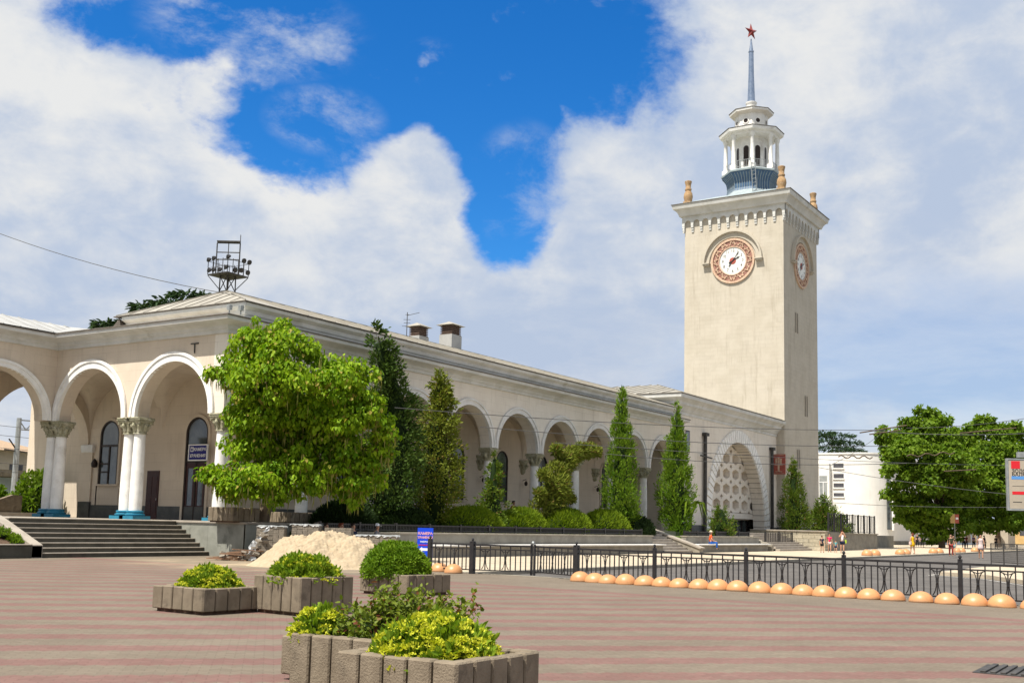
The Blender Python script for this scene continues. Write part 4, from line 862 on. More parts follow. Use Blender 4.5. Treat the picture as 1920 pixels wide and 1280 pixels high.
bar_fence('bar_fence', 'tall open black bar fence in front of the white building', 104.5, 121.2, 31.4, 1.62, 3.45, .55, 2.2, .06)

# ================================================================ IRON FENCE, GATE AND ORANGE HEMISPHERES
def fy(px):                                              # where a pixel column meets the fence line
    lo_, hi_ = -20., 26.
    for _ in range(50):
        y = (lo_ + hi_) / 2; c = CM @ np.array([FX(y), y, -H]); 
        if PX + F * c[0] / c[2] > px: lo_ = y
        else: hi_ = y
    return y
posts = [fy(p) for p in (805, 885, 1080, 1227, 1399, 1583, 1802)]; posts.append(posts[-1] - 3.15); posts.append(posts[-1] - 3.15)
def fpanel(parent, A, Bq, z0=.0):
    A, Bq = Vector(A), Vector(Bq); Z = Vector((0, 0, 1)); L = (Bq - A).length; d = (Bq - A) / L; m = MB()
    m.bar(A + Z * .93, Bq + Z * .93, .055, .055); m.bar(A + Z * .80, Bq + Z * .80, .04, .036); m.bar(A + Z * .13, Bq + Z * .13, .04, .035)
    n = max(4, int(round(L / .165))); st = L / n
    for i in range(1, n): p = A + d * st * i; m.bar(p + Z * .13, p + Z * (.93 if i % 2 else .80), .028)
    pan = m.build('panel', 'black_iron', parent)
    for i in range(2, n - 1, 4):
        p = A + d * st * i; m = MB()
        for s_ in (-1, 1):
            q_ = [p + d * (s_ * (st * .95 - st * .82 * cos(t))) + Z * (.465 + .32 * sin(t)) for t in np.linspace(-1.25, 1.25, 9)]; m.tube(q_, .014, 4)
            m.bar(p + d * s_ * .01 + Z * .72, p + d * s_ * st * .98 + Z * .78, .02)
        m.lathe(p + Z * .40, [(.012, 0), (.032, .05), (.012, .12)], 6); m.build('ornament', 'black_iron', pan)
def fpost(parent, x, y, h=1.0, w=.10, dz=-.12):
    p = MB().box(x - w / 2, y - w / 2, dz, x + w / 2, y + w / 2, h).build('post', 'black_iron', parent, bevel=.008)
    MB().lathe((x, y, h), [(w * .62, 0), (w * .62, .02), (.02, .035), (.045, .07), (.035, .11), (.01, .13)], 8).build('finial', 'black_iron', p)
ft = thing('iron_fence', 'black ornamental iron fence behind the long row of orange hemispheres', 'fence', (FX(posts[2]), posts[2], 0))
for i, y in enumerate(posts[2:]): fpost(ft, FX(y), y, 1.02, .16 if i == 0 else .10)
for a, b in zip(posts[2:], posts[3:]): fpanel(ft, (FX(a), a - .06, 0), (FX(b), b + .06, 0))
ft = thing('iron_fence', 'short black iron fence section beside the blue standing sign', 'fence', (FX(posts[0]), posts[0], 0))
fpost(ft, FX(posts[0]), posts[0], 1.05, .13); fpost(ft, FX(posts[1]), posts[1], 1.02, .16); fpanel(ft, (FX(posts[0]), posts[0] - .07, 0), (FX(posts[1]), posts[1] + .09, 0))
ft = thing('iron_gate', 'black iron double gate standing slightly open between two thick posts', 'gate', (FX(19), 19, 0))
ym = fy(980); gm = Vector((FX(ym) + .75, ym + .1, 0))
fpanel(ft, (FX(posts[1]) + .02, posts[1] - .09, 0), gm + Vector((-.04, .05, 0))); fpanel(ft, gm + Vector((.05, -.05, 0)), (FX(posts[2]) + .02, posts[2] + .09, 0))
for d in (-.05, .06): MB().box(gm.x - .03, gm.y - d - .03, .02, gm.x + .03, gm.y - d + .03, 1.0).build('gate_stile', 'black_iron', ft)
MB().lathe((gm.x, gm.y, 1.0), [(.03, 0), (.06, .04), (.03, .1)], 8).build('latch_knob', 'galv', ft)
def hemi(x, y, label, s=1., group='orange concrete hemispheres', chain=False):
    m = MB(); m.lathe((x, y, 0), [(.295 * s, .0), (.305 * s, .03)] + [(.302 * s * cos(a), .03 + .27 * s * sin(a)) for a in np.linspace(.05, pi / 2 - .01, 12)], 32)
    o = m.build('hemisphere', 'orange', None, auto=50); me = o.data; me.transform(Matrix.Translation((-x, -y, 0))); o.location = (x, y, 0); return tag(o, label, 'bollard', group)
HX = [1088, 1115, 1141, 1174, 1209, 1241, 1273, 1311, 1347, 1382, 1425, 1465, 1507, 1546, 1587, 1629, 1676, 1729, 1776, 1828, 1877, 1938]
words = {0: 'orange hemisphere at the gate post, first of the long row', 6: 'orange hemisphere just left of the second fence post in the long row', 20: 'last whole orange hemisphere at the right edge of the photo', 21: 'orange hemisphere cut by the right edge of the photo', 18: 'orange hemisphere just left of the nearest fence post', 19: 'orange hemisphere just right of the nearest fence post'}
proto = None
for i, px in enumerate(HX):
    lo_, hi_ = -20., 26.
    for _ in range(50):
        y = (lo_ + hi_) / 2; xx = FX(y) - .62; c = CM @ np.array([xx, y, -H])
        if PX + F * c[0] / c[2] > px: lo_ = y
        else: hi_ = y
    if proto is None: proto = hemi(xx, y, 'x'); o = proto
    else: o = proto.copy(); COL.objects.link(o); o.location = (xx + random.uniform(-.03, .03), y + random.uniform(-.02, .02), -.008); o.rotation_euler = (random.uniform(-.03, .03), random.uniform(-.03, .03), i * .9); k_ = random.uniform(.94, 1.05); o.scale = (k_, k_, k_ * random.uniform(.92, 1.02))
    if i not in words:
        nth = ('', 'second', 'third', 'fourth', 'fifth', 'sixth', 'seventh', 'eighth', 'ninth', 'tenth', 'eleventh', 'twelfth', 'thirteenth', 'fourteenth', 'fifteenth', 'sixteenth', 'seventeenth', 'eighteenth')[min(i, 17)]
        words[i] = f'{nth} orange hemisphere counting from the gate along the fence'
    o['label'] = words[i]
for px, py, lab in ((824, 1071, 'left orange hemisphere of the pair beside the blue sign'), (850, 1074, 'right orange hemisphere of the pair beside the blue sign')):
    g = G(px, py); o = proto.copy(); COL.objects.link(o); o.location = (g[0], g[1], 0); o['label'] = lab
FH = [(1626, 'nearest'), (1641, 'second'), (1688, 'third'), (1698, 'fourth'), (1750, 'fifth'), (1761, 'sixth'), (1794, 'seventh'), (1803, 'eighth'), (1828, 'ninth'), (1838, 'farthest')]
for px, nth in FH:
    g = at(px, 1040, 1, 22.0); o = proto.copy(); COL.objects.link(o); o.location = (g[0], 22.0, 0); o.scale = (1.35, 1.35, 1.5); o['label'] = f'{nth} orange hemisphere on the far kerb across the road'; o['group'] = 'orange hemispheres on the far kerb'

# ================================================================ CONCRETE PLANTERS
def planter(cx, cy, rz, size, h, label, soil=True, n=5, z=0):
    t = thing('concrete_planter', label, 'planter', (cx, cy, z)); s = size / 2; w = size / n
    for k in range(4):
        m = MB()
        for i in range(n):
            a = -s + i * w; j = random.uniform(-.006, .006); hh = h + random.uniform(-.006, .006)
            m.box(a + .009, -s + j, .055, a + w - .009, -s + .13, hh)
        M = Matrix.Translation((cx, cy, z)) @ Matrix.Rotation(rz + k * pi / 2, 4, 'Z'); m.xf(M).build('slat_side', 'concrete', t, bevel=.014)
    M = Matrix.Translation((cx, cy, z)) @ Matrix.Rotation(rz, 4, 'Z')
    MB().box(-s + .07, -s + .07, 0, s - .07, s - .07, h - .12).xf(M).build('soil', 'soil', t)
    return t
def pl_corner(px, py, zt, rz, size):                      # centre of a planter whose nearest top corner shows at a pixel
    g = G(px, py, zt); u = Vector((cos(rz), sin(rz))); v = Vector((-sin(rz), cos(rz))); return g[0] + (u.x + v.x) * size / 2, g[1] + (u.y + v.y) * size / 2
P1 = pl_corner(382, 1103.4, .434, rad(-2), 1.32); planter(*P1, rad(-2), 1.32, .434, 'low concrete slat planter at far left with a yellow green bush')
P2 = pl_corner(564.7, 1083, .636, rad(-5), 1.22); planter(*P2, rad(-5), 1.22, .636, 'tall concrete slat planter before the sand pile with a rounded leafy bush')
P3 = (19.85, 15.55); planter(*P3, rad(-4), 1.45, .46, 'concrete slat planter behind, under the dense round clipped bush')
P4 = pl_corner(857, 1244, .56, 0, 1.2); planter(*P4, 0, 1.2, .56, 'nearest concrete slat planter overflowing with yellow sedum')
P5 = (7.95, 6.46); planter(*P5, rad(1), 1.18, .60, 'near concrete slat planter with a sprawling rose bush')
P6 = (8.75, 7.62); planter(*P6, rad(0), .9, .43, 'small low concrete planter mostly hidden behind the rose planter', n=4)
pa = at(452, 960, 1, 34.6); planter(32.75, 34.9, 0, 1.5, .62, 'concrete slat planter on the terrace at the foot of the catalpa', z=ZT)
planter(36.4, 35.2, 0, 1.4, .5, 'concrete slat planter on the terrace right of the catalpa trunk', z=ZT)

# ================================================================ VEGETATION
def shell(n, c, r, lo=.72, up=None):
    d = rdirs(n)
    if up is not None: d[:, 2] = np.abs(d[:, 2]) * up + d[:, 2] * (1 - up); d = unit(d)
    k = (lo + (1 - lo) * RNG.random((n, 1)) ** .6); return np.array(c) + d * k * np.array(r), d
def crown(name, clumps, n, size, mat, parent, droop=.6, lo=.6, up=.25, wd=.62, kind='heart', jit=.55, sub=.42, ns=9):
    C2 = []
    for c, r_ in clumps:                                   # every clump is a cluster of smaller leaf tufts with gaps between them
        R_ = np.broadcast_to(r_, 3); d = rdirs(ns); d[:, 2] += .15; d = unit(d); q_ = .55 + .5 * RNG.random((ns, 1)); f = sub * (.7 + .6 * RNG.random(ns))
        C2 += [(np.array(c) + d[i] * q_[i] * R_, R_ * f[i]) for i in range(ns)]
    P, D = [], []; tot = sum(float(np.mean(c[1])) ** 2 for c in C2)
    for c, r_ in C2:
        k = max(5, int(n * float(np.mean(r_)) ** 2 / tot)); p, d = shell(k, c, r_ * np.array([1.15, 1.15, .85]), lo); P.append(p); D.append(d)
    P = np.concatenate(P); D = np.concatenate(D); k = len(P); N = unit(D * .8 + np.array([0, 0, .65]) + RNG.normal(size=(k, 3)) * jit); T = unit(D * .5 + np.array([0, 0, -droop]) + RNG.normal(size=(k, 3)) * .45)
    L = size * (.6 + .7 * RNG.random(k)); return leaf_mesh(name, P, T, N, L, L * wd, mat, parent, kind)
def tree(name, label, cat, base, group=None): return thing(name, label, cat, base, group)
# --- the catalpa
base = Vector((33.95, 34.45, ZT)); t = tree('catalpa_tree', 'bright green broad leaved tree with hanging pods at the arcade corner', 'tree', base)
tp = [base, base + Vector((.15, -.1, .9)), base + Vector((.35, -.2, 1.8)), base + Vector((.7, -.3, 3.2))]
m = MB(); m.tube(tp, [.30, .24, .22, .17], 9)
cl = [(495, 642, 44.6, 40), (455, 662, 44.8, 36), (540, 655, 44.4, 44), (418, 690, 45.2, 28), (580, 690, 44.2, 42), (500, 700, 43.8, 48), (452, 722, 44.6, 36), (560, 735, 43.8, 44), (522, 618, 45, 26), (480, 618, 45, 24),
      (655, 690, 44.6, 30), (690, 712, 44.8, 26), (632, 722, 44.0, 40), (678, 762, 44.2, 36), (708, 800, 44.6, 30), (714, 842, 44.8, 24), (694, 872, 44.8, 24), (722, 815, 44.6, 20), (726, 850, 44.8, 16), (705, 895, 44.8, 20), (690, 770, 44.2, 26), (702, 755, 44.6, 22), (600, 912, 44.2, 22), (565, 903, 44.1, 22), (665, 930, 44.6, 20), (650, 800, 44.2, 38), (405, 700, 45.3, 18),
      (500, 775, 45.2, 48), (560, 790, 45.2, 46), (615, 800, 45.0, 46), (465, 790, 45.4, 34), (540, 840, 45.4, 46), (600, 845, 45.2, 42), (650, 850, 44.8, 38), (455, 845, 45.2, 28), (490, 850, 45.2, 34),
      (395, 885, 44.8, 20), (412, 900, 44.6, 24), (505, 930, 44.1, 22), (540, 918, 44.2, 24), (435, 925, 44.4, 20), (445, 893, 44.2, 30), (485, 900, 43.9, 34), (525, 893, 44.0, 32), (600, 880, 44.2, 34), (640, 890, 44.2, 34), (672, 902, 44.6, 24), (562, 868, 44.2, 32), (425, 915, 44.6, 18), (470, 922, 44.2, 22), (640, 920, 44.6, 18),
      (530, 730, 46.8, 85), (610, 790, 46.6, 70), (500, 810, 46.6, 62), (655, 760, 46.2, 50)]
cl = [(x, y, d, q_ / 46.) for x, y, d, q_ in cl]
C = [(cp(x, y, d), (r_, r_, r_ * .85)) for x, y, d, r_ in cl]
for c, r_ in C[::3]: q_ = Vector(c); m.tube([tp[2], tp[3].lerp(q_, .45) + Vector((0, 0, .3)), q_], [.12, .07, .03], 6)
m.build('trunk', 'bark_pale', t, smooth=True)
crown('crown', C, 44000, .19, 'leaf_catalpa', t, droop=1.0, lo=.45, jit=.5, wd=.66, sub=.5, ns=10)
P = []; 
for c, r_ in C[:50]: p, d = shell(18, c, r_, .8); P.append(p)
P = np.concatenate(P); k = len(P); leaf_mesh('pods', P, np.array([0, 0, -1.]) + RNG.normal(size=(k, 3)) * .08, rdirs(k), .42 + .25 * RNG.random(k), .045, 'pod', t, 'blade', 0)['kind'] = 'stuff'
# --- conifers
def conifer(name, label, x, y, z0, prof, n, mat, size=.4, up=.8, cat='tree', group=None, clump=.35, seed=1, lean=None, wd=.22):
    """prof: list of (height, radius, dx along the facade) control points; sprays grow in tufts on the envelope"""
    t = tree(name, label, cat, (x, y, z0), group); rg = np.random.default_rng(seed)
    hz = np.array([p[0] for p in prof]); rr = np.array([p[1] for p in prof]); dx = np.array([p[2] for p in prof])
    zt = hz[-1]; tz = np.linspace(0, zt * .95, 8); m = MB(); m.tube([(x + float(np.interp(z, hz, dx)), y, z0 + z) for z in tz], list(np.linspace(.14, .03, 8)), 7); m.build('trunk', 'bark', t)
    m = MB(); zz = np.linspace(.1, zt * .92, 12); m.tube([(x + float(np.interp(z, hz, dx)), y, z0 + z) for z in zz], [max(.03, .52 * float(np.interp(z, hz, rr))) for z in zz], 9); m.build('shade_core', 'leaf_hedge_dark', t, smooth=True)  # near-black core body paints the shade between the tufts
    nt = max(10, n // 38); w = np.interp(np.linspace(0, zt, 200), hz, rr); cdf = np.cumsum(w + .08); cdf /= cdf[-1]
    tzs = np.interp(rg.random(nt), cdf, np.linspace(0, zt, 200)); ta = rg.random(nt) * 2 * pi; tr = np.interp(tzs, hz, rr) * (.50 + .68 * rg.random(nt)); td = np.interp(tzs, hz, dx)
    TC = np.stack([x + td + tr * np.cos(ta), y + tr * np.sin(ta), z0 + tzs], 1); i = rg.integers(0, nt, n); sg = clump * .62 * (.4 + .6 * np.minimum(1, np.interp(tzs[i], hz, rr)))[:, None]
    P = TC[i] + rg.normal(size=(n, 3)) * sg * np.array([.6, .6, .6 + .35 * up]); ax = np.stack([np.cos(ta[i]), np.sin(ta[i]), np.zeros(n)], 1)
    T = unit(ax * .7 + (P - TC[i]) / (sg + .05) * .5 + np.array([0, 0, up]) + rg.normal(size=(n, 3)) * .35); N = unit(ax + np.array([0, 0, .4]) + rg.normal(size=(n, 3)) * .5); L = size * .72 * (.5 + .8 * rg.random(n)); leaf_mesh('foliage', P, T, N, L, L * wd * 1.35, mat, t, 'blade', .1)
    return t
yb = 34.35; XB = lambda px, py=960, y=yb: float(at(px, py, 1, y)[0])
def topz(px, py, y=yb): return float(at(px, py, 1, y)[2])
gc = 'conifers along the arcade'
zc = 1.1
conifer('conifer_tree', 'tall dark ragged conifer leaning over behind the catalpa', XB(722), yb, zc, [(0, .5, 0), (1.5, 1.3, .1), (3.5, 1.4, .3), (5., 1.2, .5), (6.4, 1.05, .4), (7.4, .75, -.1), (8.8, .62, -.7), (10.0, .25, -1.3)], 13000, 'leaf_conifer_dark', .30, .35, group=gc, clump=.40, seed=3, wd=.3)
conifer('conifer_tree', 'olive ragged conifer standing right of the dark leaning one', XB(817), yb, zc, [(0, .35, 0), (1., .9, -.1), (2.4, 1.25, 0), (4.4, 1.0, 0), (5.6, .85, 0), (6.6, .7, .1), (7.6, .45, .05), (8.5, .12, 0)], 12000, 'leaf_conifer_olive', .26, .3, group=gc, clump=.38, seed=4, wd=.32)
conifer('conifer_tree', 'small sparse young conifer between two arcade columns', XB(922), yb, zc, [(0, .55, 0), (.7, 1.2, -.1), (1.6, .85, .1), (2.6, .5, .1), (3.6, .3, .1), (4.5, .08, .15)], 3600, 'leaf_bush', .24, .3, group=gc, clump=.30, seed=5, wd=.3)
# twisted juniper: a stem bending over to the right
t = tree('twisted_juniper', 'twisted juniper whose crown bends over to the right', 'tree', (XB(1030), yb, zc), gc)
pts = [(XB(1030) + d, yb, z) for d, z in ((0, 1.1), (.1, 2.4), (.3, 3.8), (.8, 5.0), (1.9, 5.9), (3.4, 6.4), (4.9, 6.5), (6.1, 6.6))]
m = MB(); m.tube(pts, [.14, .13, .12, .10, .08, .06, .04, .02], 6); m.build('trunk', 'bark', t)
Cj = [((XB(1030) + d, yb + e, z), r_) for d, e, z, r_ in ((.3, -.2, 1.7, .8), (-.2, .3, 2.5, .85), (.4, 0, 3.2, .8), (.5, -.3, 4.0, .75), (1.0, .1, 4.8, .75), (1.9, 0, 5.6, .6), (2.9, .1, 6.1, .55), (3.9, 0, 6.4, .5), (4.9, 0, 6.5, .42), (5.8, 0, 6.5, .3), (1.0, .2, 6.3, .3), (-1.2, 0, 3.5, .28), (-.8, 0, 4.6, .3), (1.9, 0, 3.4, .35), (2.6, 0, 3.3, .2))]
P, D = [], []
for c, r_ in Cj: p, d = shell(int(1500 * r_ + 90), c, (r_ * 1.2, r_, r_), .35); P.append(p); D.append(d)
P = np.concatenate(P); D = np.concatenate(D); k = len(P); L = .28 * (.5 + .8 * RNG.random(k)); leaf_mesh('foliage', P, D * .6 + np.array([.5, 0, .25]) + RNG.normal(size=(k, 3)) * .4, rdirs(k), L, L * .24, 'leaf_conifer_olive', t, 'blade')
conifer('cypress_tree', 'tall slim green cypress before the fourth clear arch', XB(1163), yb, zc, [(0, .5, 0), (1., 1.05, 0), (3., 1.1, .05), (5.5, .8, 0), (7.5, .5, 0), (9.0, .25, 0), (10.1, .05, .05)], 11000, 'leaf_cypress', .29, 1.2, group=gc, clump=.34, seed=6, wd=.25)
conifer('cypress_tree', 'tall slim green cypress at the corner of the portal block', XB(1268), yb, zc, [(0, .6, 0), (1.2, 1.15, 0), (3., 1.2, 0), (5., .95, .1), (7., .6, 0), (8.6, .28, 0), (10.1, .05, -.1)], 12000, 'leaf_cypress', .30, 1.1, group=gc, clump=.36, seed=7, wd=.25)
conifer('cypress_tree', 'short bushy cypress standing at the foot of the clock tower', XB(1489), yb, 1.4, [(0, .9, 0), (1.4, 1.25, 0), (3.2, 1.0, 0), (5., .7, 0), (6.2, .4, 0), (7.1, .08, 0)], 7500, 'leaf_bush', .32, .9, group=gc, clump=.40, seed=8)
conifer('juniper_bush', 'broad green juniper bush right of the tower cypress', XB(1526), 33.2, 1.4, [(0, 1.5, 0), (.9, 1.7, 0), (2., 1.1, -.2), (3.2, .5, -.3), (3.8, .1, -.3)], 3600, 'leaf_bush', .40, .8, 'bush', clump=.45, seed=9)
conifer('juniper_bush', 'low juniper bush at the end of the pale block wall', XB(1552), 33.0, 1.4, [(0, 1.0, 0), (.8, 1.0, 0), (1.7, .4, 0), (2.1, .1, 0)], 1500, 'leaf_bush', .36, .8, 'bush', clump=.4, seed=10)
conifer('round_shrub', 'small rounded green and rust shrub before the portal arch', XB(1352, 990, 33.2), 33.2, 1.1, [(0, .7, 0), (.7, 1.05, 0), (1.5, .75, 0), (2.3, .15, -.1)], 2200, 'leaf_bush', .28, .8, 'shrub', clump=.36, seed=11)
# palm like fronds beside the corner cypress
t = tree('yucca_plant', 'spiky yucca with drooping yellowed fronds beside the corner cypress', 'plant', (XB(1285), 33.9, 1.1))
m = MB(); b0 = Vector((XB(1285), 33.9, 1.1))
for k in range(13):
    a = k * .9; d = Vector((cos(a), .5 * sin(a), 0)); L = 2.2 + .5 * (k % 3); pts = [b0 + Vector((0, 0, 1.3)), b0 + d * L * .35 + Vector((0, 0, 2.6)), b0 + d * L * .75 + Vector((0, 0, 2.5)), b0 + d * L + Vector((0, 0, 1.4))]; m.tube(pts, [.05, .09, .07, .01], 4)
m.build('fronds', 'leaf_sedum', t); MB().tube([b0, b0 + Vector((0, 0, 1.4))], [.12, .1], 7).build('stem', 'bark', t)
# --- clipped grass like hedge mounds on the bed
def mound(label, px0, px1, pyt, mat, y=33.75, z0=1.1, n=6500):
    x0, x1 = XB(px0, 960, y), XB(px1, 960, y); zt = topz((px0 + px1) / 2, pyt, y) ; cx, rx, rz_ = (x0 + x1) / 2, (x1 - x0) / 2 * .93, zt - z0 - .02
    t = tree('hedge_mound', label, 'hedge', (cx, y, z0), 'clipped hedge mounds along the arcade'); ry = 1.25
    m = MB(); m.lathe((cx, y, z0), [(.92 * cos(a), rz_ * .86 * sin(a)) for a in np.linspace(0, 1.5, 8)], 20, sx=rx, sy=ry); m.build('core', 'leaf_hedge_dark', t, smooth=True)  # dark core colour stands for the shade among the blades
    d = rdirs(n); d[:, 2] = np.abs(d[:, 2]); P = np.array([cx, y, z0]) + d * np.array([rx, ry, rz_]) * .93 * (.9 + .1 * RNG.random((n, 1))); T = unit(d * .7 + np.array([0, 0, .55]) + RNG.normal(size=(n, 3)) * .3); L = .24 * (.6 + .6 * RNG.random(n))
    leaf_mesh('foliage', P, T, rdirs(n), L, L * .22, mat, t, 'blade', .05); return t
mound('dark hedge mound in the shade under the catalpa', 585, 705, 935, 'leaf_hedge_dark'); mound('dark low hedge mound below the dark leaning conifer', 706, 812, 950, 'leaf_hedge_dark')  # catalpa mound: its shade is put into the dark leaf colour
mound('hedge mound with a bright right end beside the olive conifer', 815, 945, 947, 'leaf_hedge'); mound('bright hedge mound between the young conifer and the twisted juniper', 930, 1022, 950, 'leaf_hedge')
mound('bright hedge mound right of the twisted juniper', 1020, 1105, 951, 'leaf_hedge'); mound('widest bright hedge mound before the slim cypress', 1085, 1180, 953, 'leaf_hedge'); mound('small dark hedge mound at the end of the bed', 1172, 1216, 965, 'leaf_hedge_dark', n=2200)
# --- plants in the planters
def bush(name, label, c, rx, ry, rz_, n, size, mat, cat='bush', kind='blade', wd=.42, core='leaf_hedge_dark', up=.5, jit=.4, flower=None, nf=0, fs=.05, lump=.16, seed=5):
    t = tree(name, label, cat, c); rg = np.random.default_rng(seed); d = rdirs(n); d[:, 2] = np.abs(d[:, 2]) ** .8; d = unit(d)
    q_ = 1 + lump * (np.sin(d[:, 0] * 7 + d[:, 1] * 5 + seed) * np.cos(d[:, 1] * 9 + d[:, 2] * 6) ) ; R_ = np.array([rx, ry, rz_])
    P = np.array(c) + d * R_ * (q_ * (.72 + .28 * rg.random(n) ** .5))[:, None]; T = unit(d * .6 + np.array([0, 0, up]) + rg.normal(size=(n, 3)) * jit); L = size * (.6 + .7 * rg.random(n))
    m = MB(); m.lathe(c, [(.72 * cos(a), rz_ * .72 * sin(a)) for a in np.linspace(0, 1.5, 7)], 14, sx=rx, sy=ry); m.build('core', core, t, smooth=True)  # near-black core: shade deep in the bush put into its colour
    leaf_mesh('foliage', P, T, unit(d + rg.normal(size=(n, 3)) * .6), L, L * wd, mat, t, kind, .12)
    if flower:
        nc = nf; dc = rdirs(nc); dc[:, 2] = np.abs(dc[:, 2]) * .9 + .12; dc = unit(dc); C0 = np.array(c) + dc * R_ * (1.02 + .08 * rg.random((nc, 1))); k = 26; i = np.repeat(np.arange(nc), k); dd = rdirs(len(i)); dd[:, 2] = np.abs(dd[:, 2]); P = C0[i] + dd * np.array([fs, fs, fs * .7]); L = .028 * (.7 + .6 * rg.random(len(i)))
        leaf_mesh('flower_heads', P, unit(dd + rg.normal(size=dd.shape) * .4), rdirs(len(i)), L, L * .8, flower, t, 'heart', .1)
    return t
bush('sedum_bush', 'yellow green sedum mound in the far left planter', (P1[0], P1[1], .30), .52, .52, .42, 4200, .085, 'leaf_sedum', flower='flower_sedum', nf=150, fs=.045, seed=2)
bush('leafy_bush', 'rounded two tone leafy bush in the tall planter before the sand', (P2[0], P2[1], .50), .58, .58, .46, 4600, .09, 'leaf_sedum', flower='flower_sedum', nf=70, fs=.04, seed=3)
bush('clipped_bush', 'dense dark green clipped round bush behind the rose planter', (P3[0] - .15, P3[1] + .15, .34), .77, .77, .82, 11000, .08, 'leaf_round', core='leaf_hedge_dark', up=.2, lump=.075, wd=.36, seed=4, jit=.55)
bush('sedum_bush', 'large yellow flowering sedum in the nearest planter', (P4[0] - .02, P4[1] + .04, .40), .50, .50, .40, 4200, .085, 'leaf_sedum', flower='flower_sedum', nf=260, fs=.045, seed=6)
bush('sedum_bush', 'small yellow sedum clump at the left of the rose bush', (P5[0] - .30, P5[1] + .50, .48), .24, .24, .30, 900, .08, 'leaf_sedum', flower='flower_sedum', nf=45, fs=.045, seed=7)
t = tree('rose_bush', 'sprawling rose bush with reddish shoots in the near planter', 'bush', (P5[0], P5[1], .55)); m = MB(); P, D = [], []
MB().lathe((P5[0] + .05, P5[1] - .05, .48), [(.42 * cos(a), .30 * sin(a)) for a in np.linspace(0, 1.5, 7)], 12).build('shade_core', 'leaf_hedge_dark', t, smooth=True)  # dark core paints the shade among the rose stems
RNG = np.random.default_rng(21)
for k in range(150):
    a = RNG.random() * 2 * pi; L = .34 + .30 * RNG.random(); e = .22 + 1.0 * RNG.random(); s0 = Vector((P5[0] + .12 + .15 * RNG.normal(), P5[1] - .14 + .15 * RNG.normal(), .50)); d = Vector((cos(a) * cos(e), sin(a) * cos(e), sin(e)))
    pts = [s0 + d * L * f + Vector((0, 0, -.10 * f * f + .05 * f)) for f in (0, .35, .7, 1.)]; m.tube(pts, [.008, .007, .005, .003], 4)
    for f in np.linspace(.12, 1.02, 21):
        p = pts[0].lerp(pts[3], f) + Vector((0, 0, .05 * f * (1 - f) * 2)); 
        for s_ in range(3): P.append(np.array(p) + RNG.normal(size=3) * .035); D.append(np.array(d) * .4 + RNG.normal(size=3) * .8)
m.build('stems', 'bark', t); P = np.array(P); D = np.array(D); k = len(P); L = .054 * (.6 + .7 * RNG.random(k)); leaf_mesh('foliage', P, D, unit(np.array([-.2, 0, .8]) + RNG.normal(size=(k, 3)) * .6), L, L * .62, 'leaf_rose', t, 'heart', .15)
for i, (x, y, s_, lab) in enumerate(((23.6, 36.9, .34, 'largest small green plant in the sloping bed'), (23.85, 36.55, .24, 'middle small green plant in the sloping bed'), (23.8, 36.3, .18, 'lowest yellowish plant in the sloping bed'), (22.8, 36.9, .36, 'green plant at the left edge of the sloping bed'))):
    bush('bed_plant', lab, (x, y, .42 + (y - 36.1) * .383), s_, s_, s_ * .9, 380, .10, 'leaf_sedum' if i % 2 else 'leaf_plane', 'plant', seed=20 + i)
# rose shrub behind the left wing
for i, (x, y, rx, rz_, lab) in enumerate(((38.1, 56.6, 1.2, 2.5, 'rose shrub with red blooms behind the paired columns'), (36.2, 57.5, 1.2, 1.4, 'low shrub at far left behind the wing'), (40.5, 57., .8, 2.0, 'rose shrub seen between the columns and the pilaster'))):
    bush('rose_shrub', lab, (x, y, ZT), rx, 1.0, rz_, 1600, .24, 'leaf_plane', 'shrub', 'heart', .6, flower='flower_red' if i != 1 else None, nf=9, fs=.16, seed=30 + i)
t = thing('ramp_wall', 'curved concrete ramp wall at far left behind the steps', 'wall', (35, 55.6, ZT)); m = MB(); prism_x(m, [(30, ZT), (36.85, ZT), (36.85, 2.55), (36.3, 2.58), (35.5, 2.3), (34.6, 1.95), (30, 1.6)], 56.0, 56.3); m.build('wall', 'concrete', t); MB().box(30, 55.7, ZT, 38, 55.99, ZT + .2).build('kerb', 'step_stone', t)
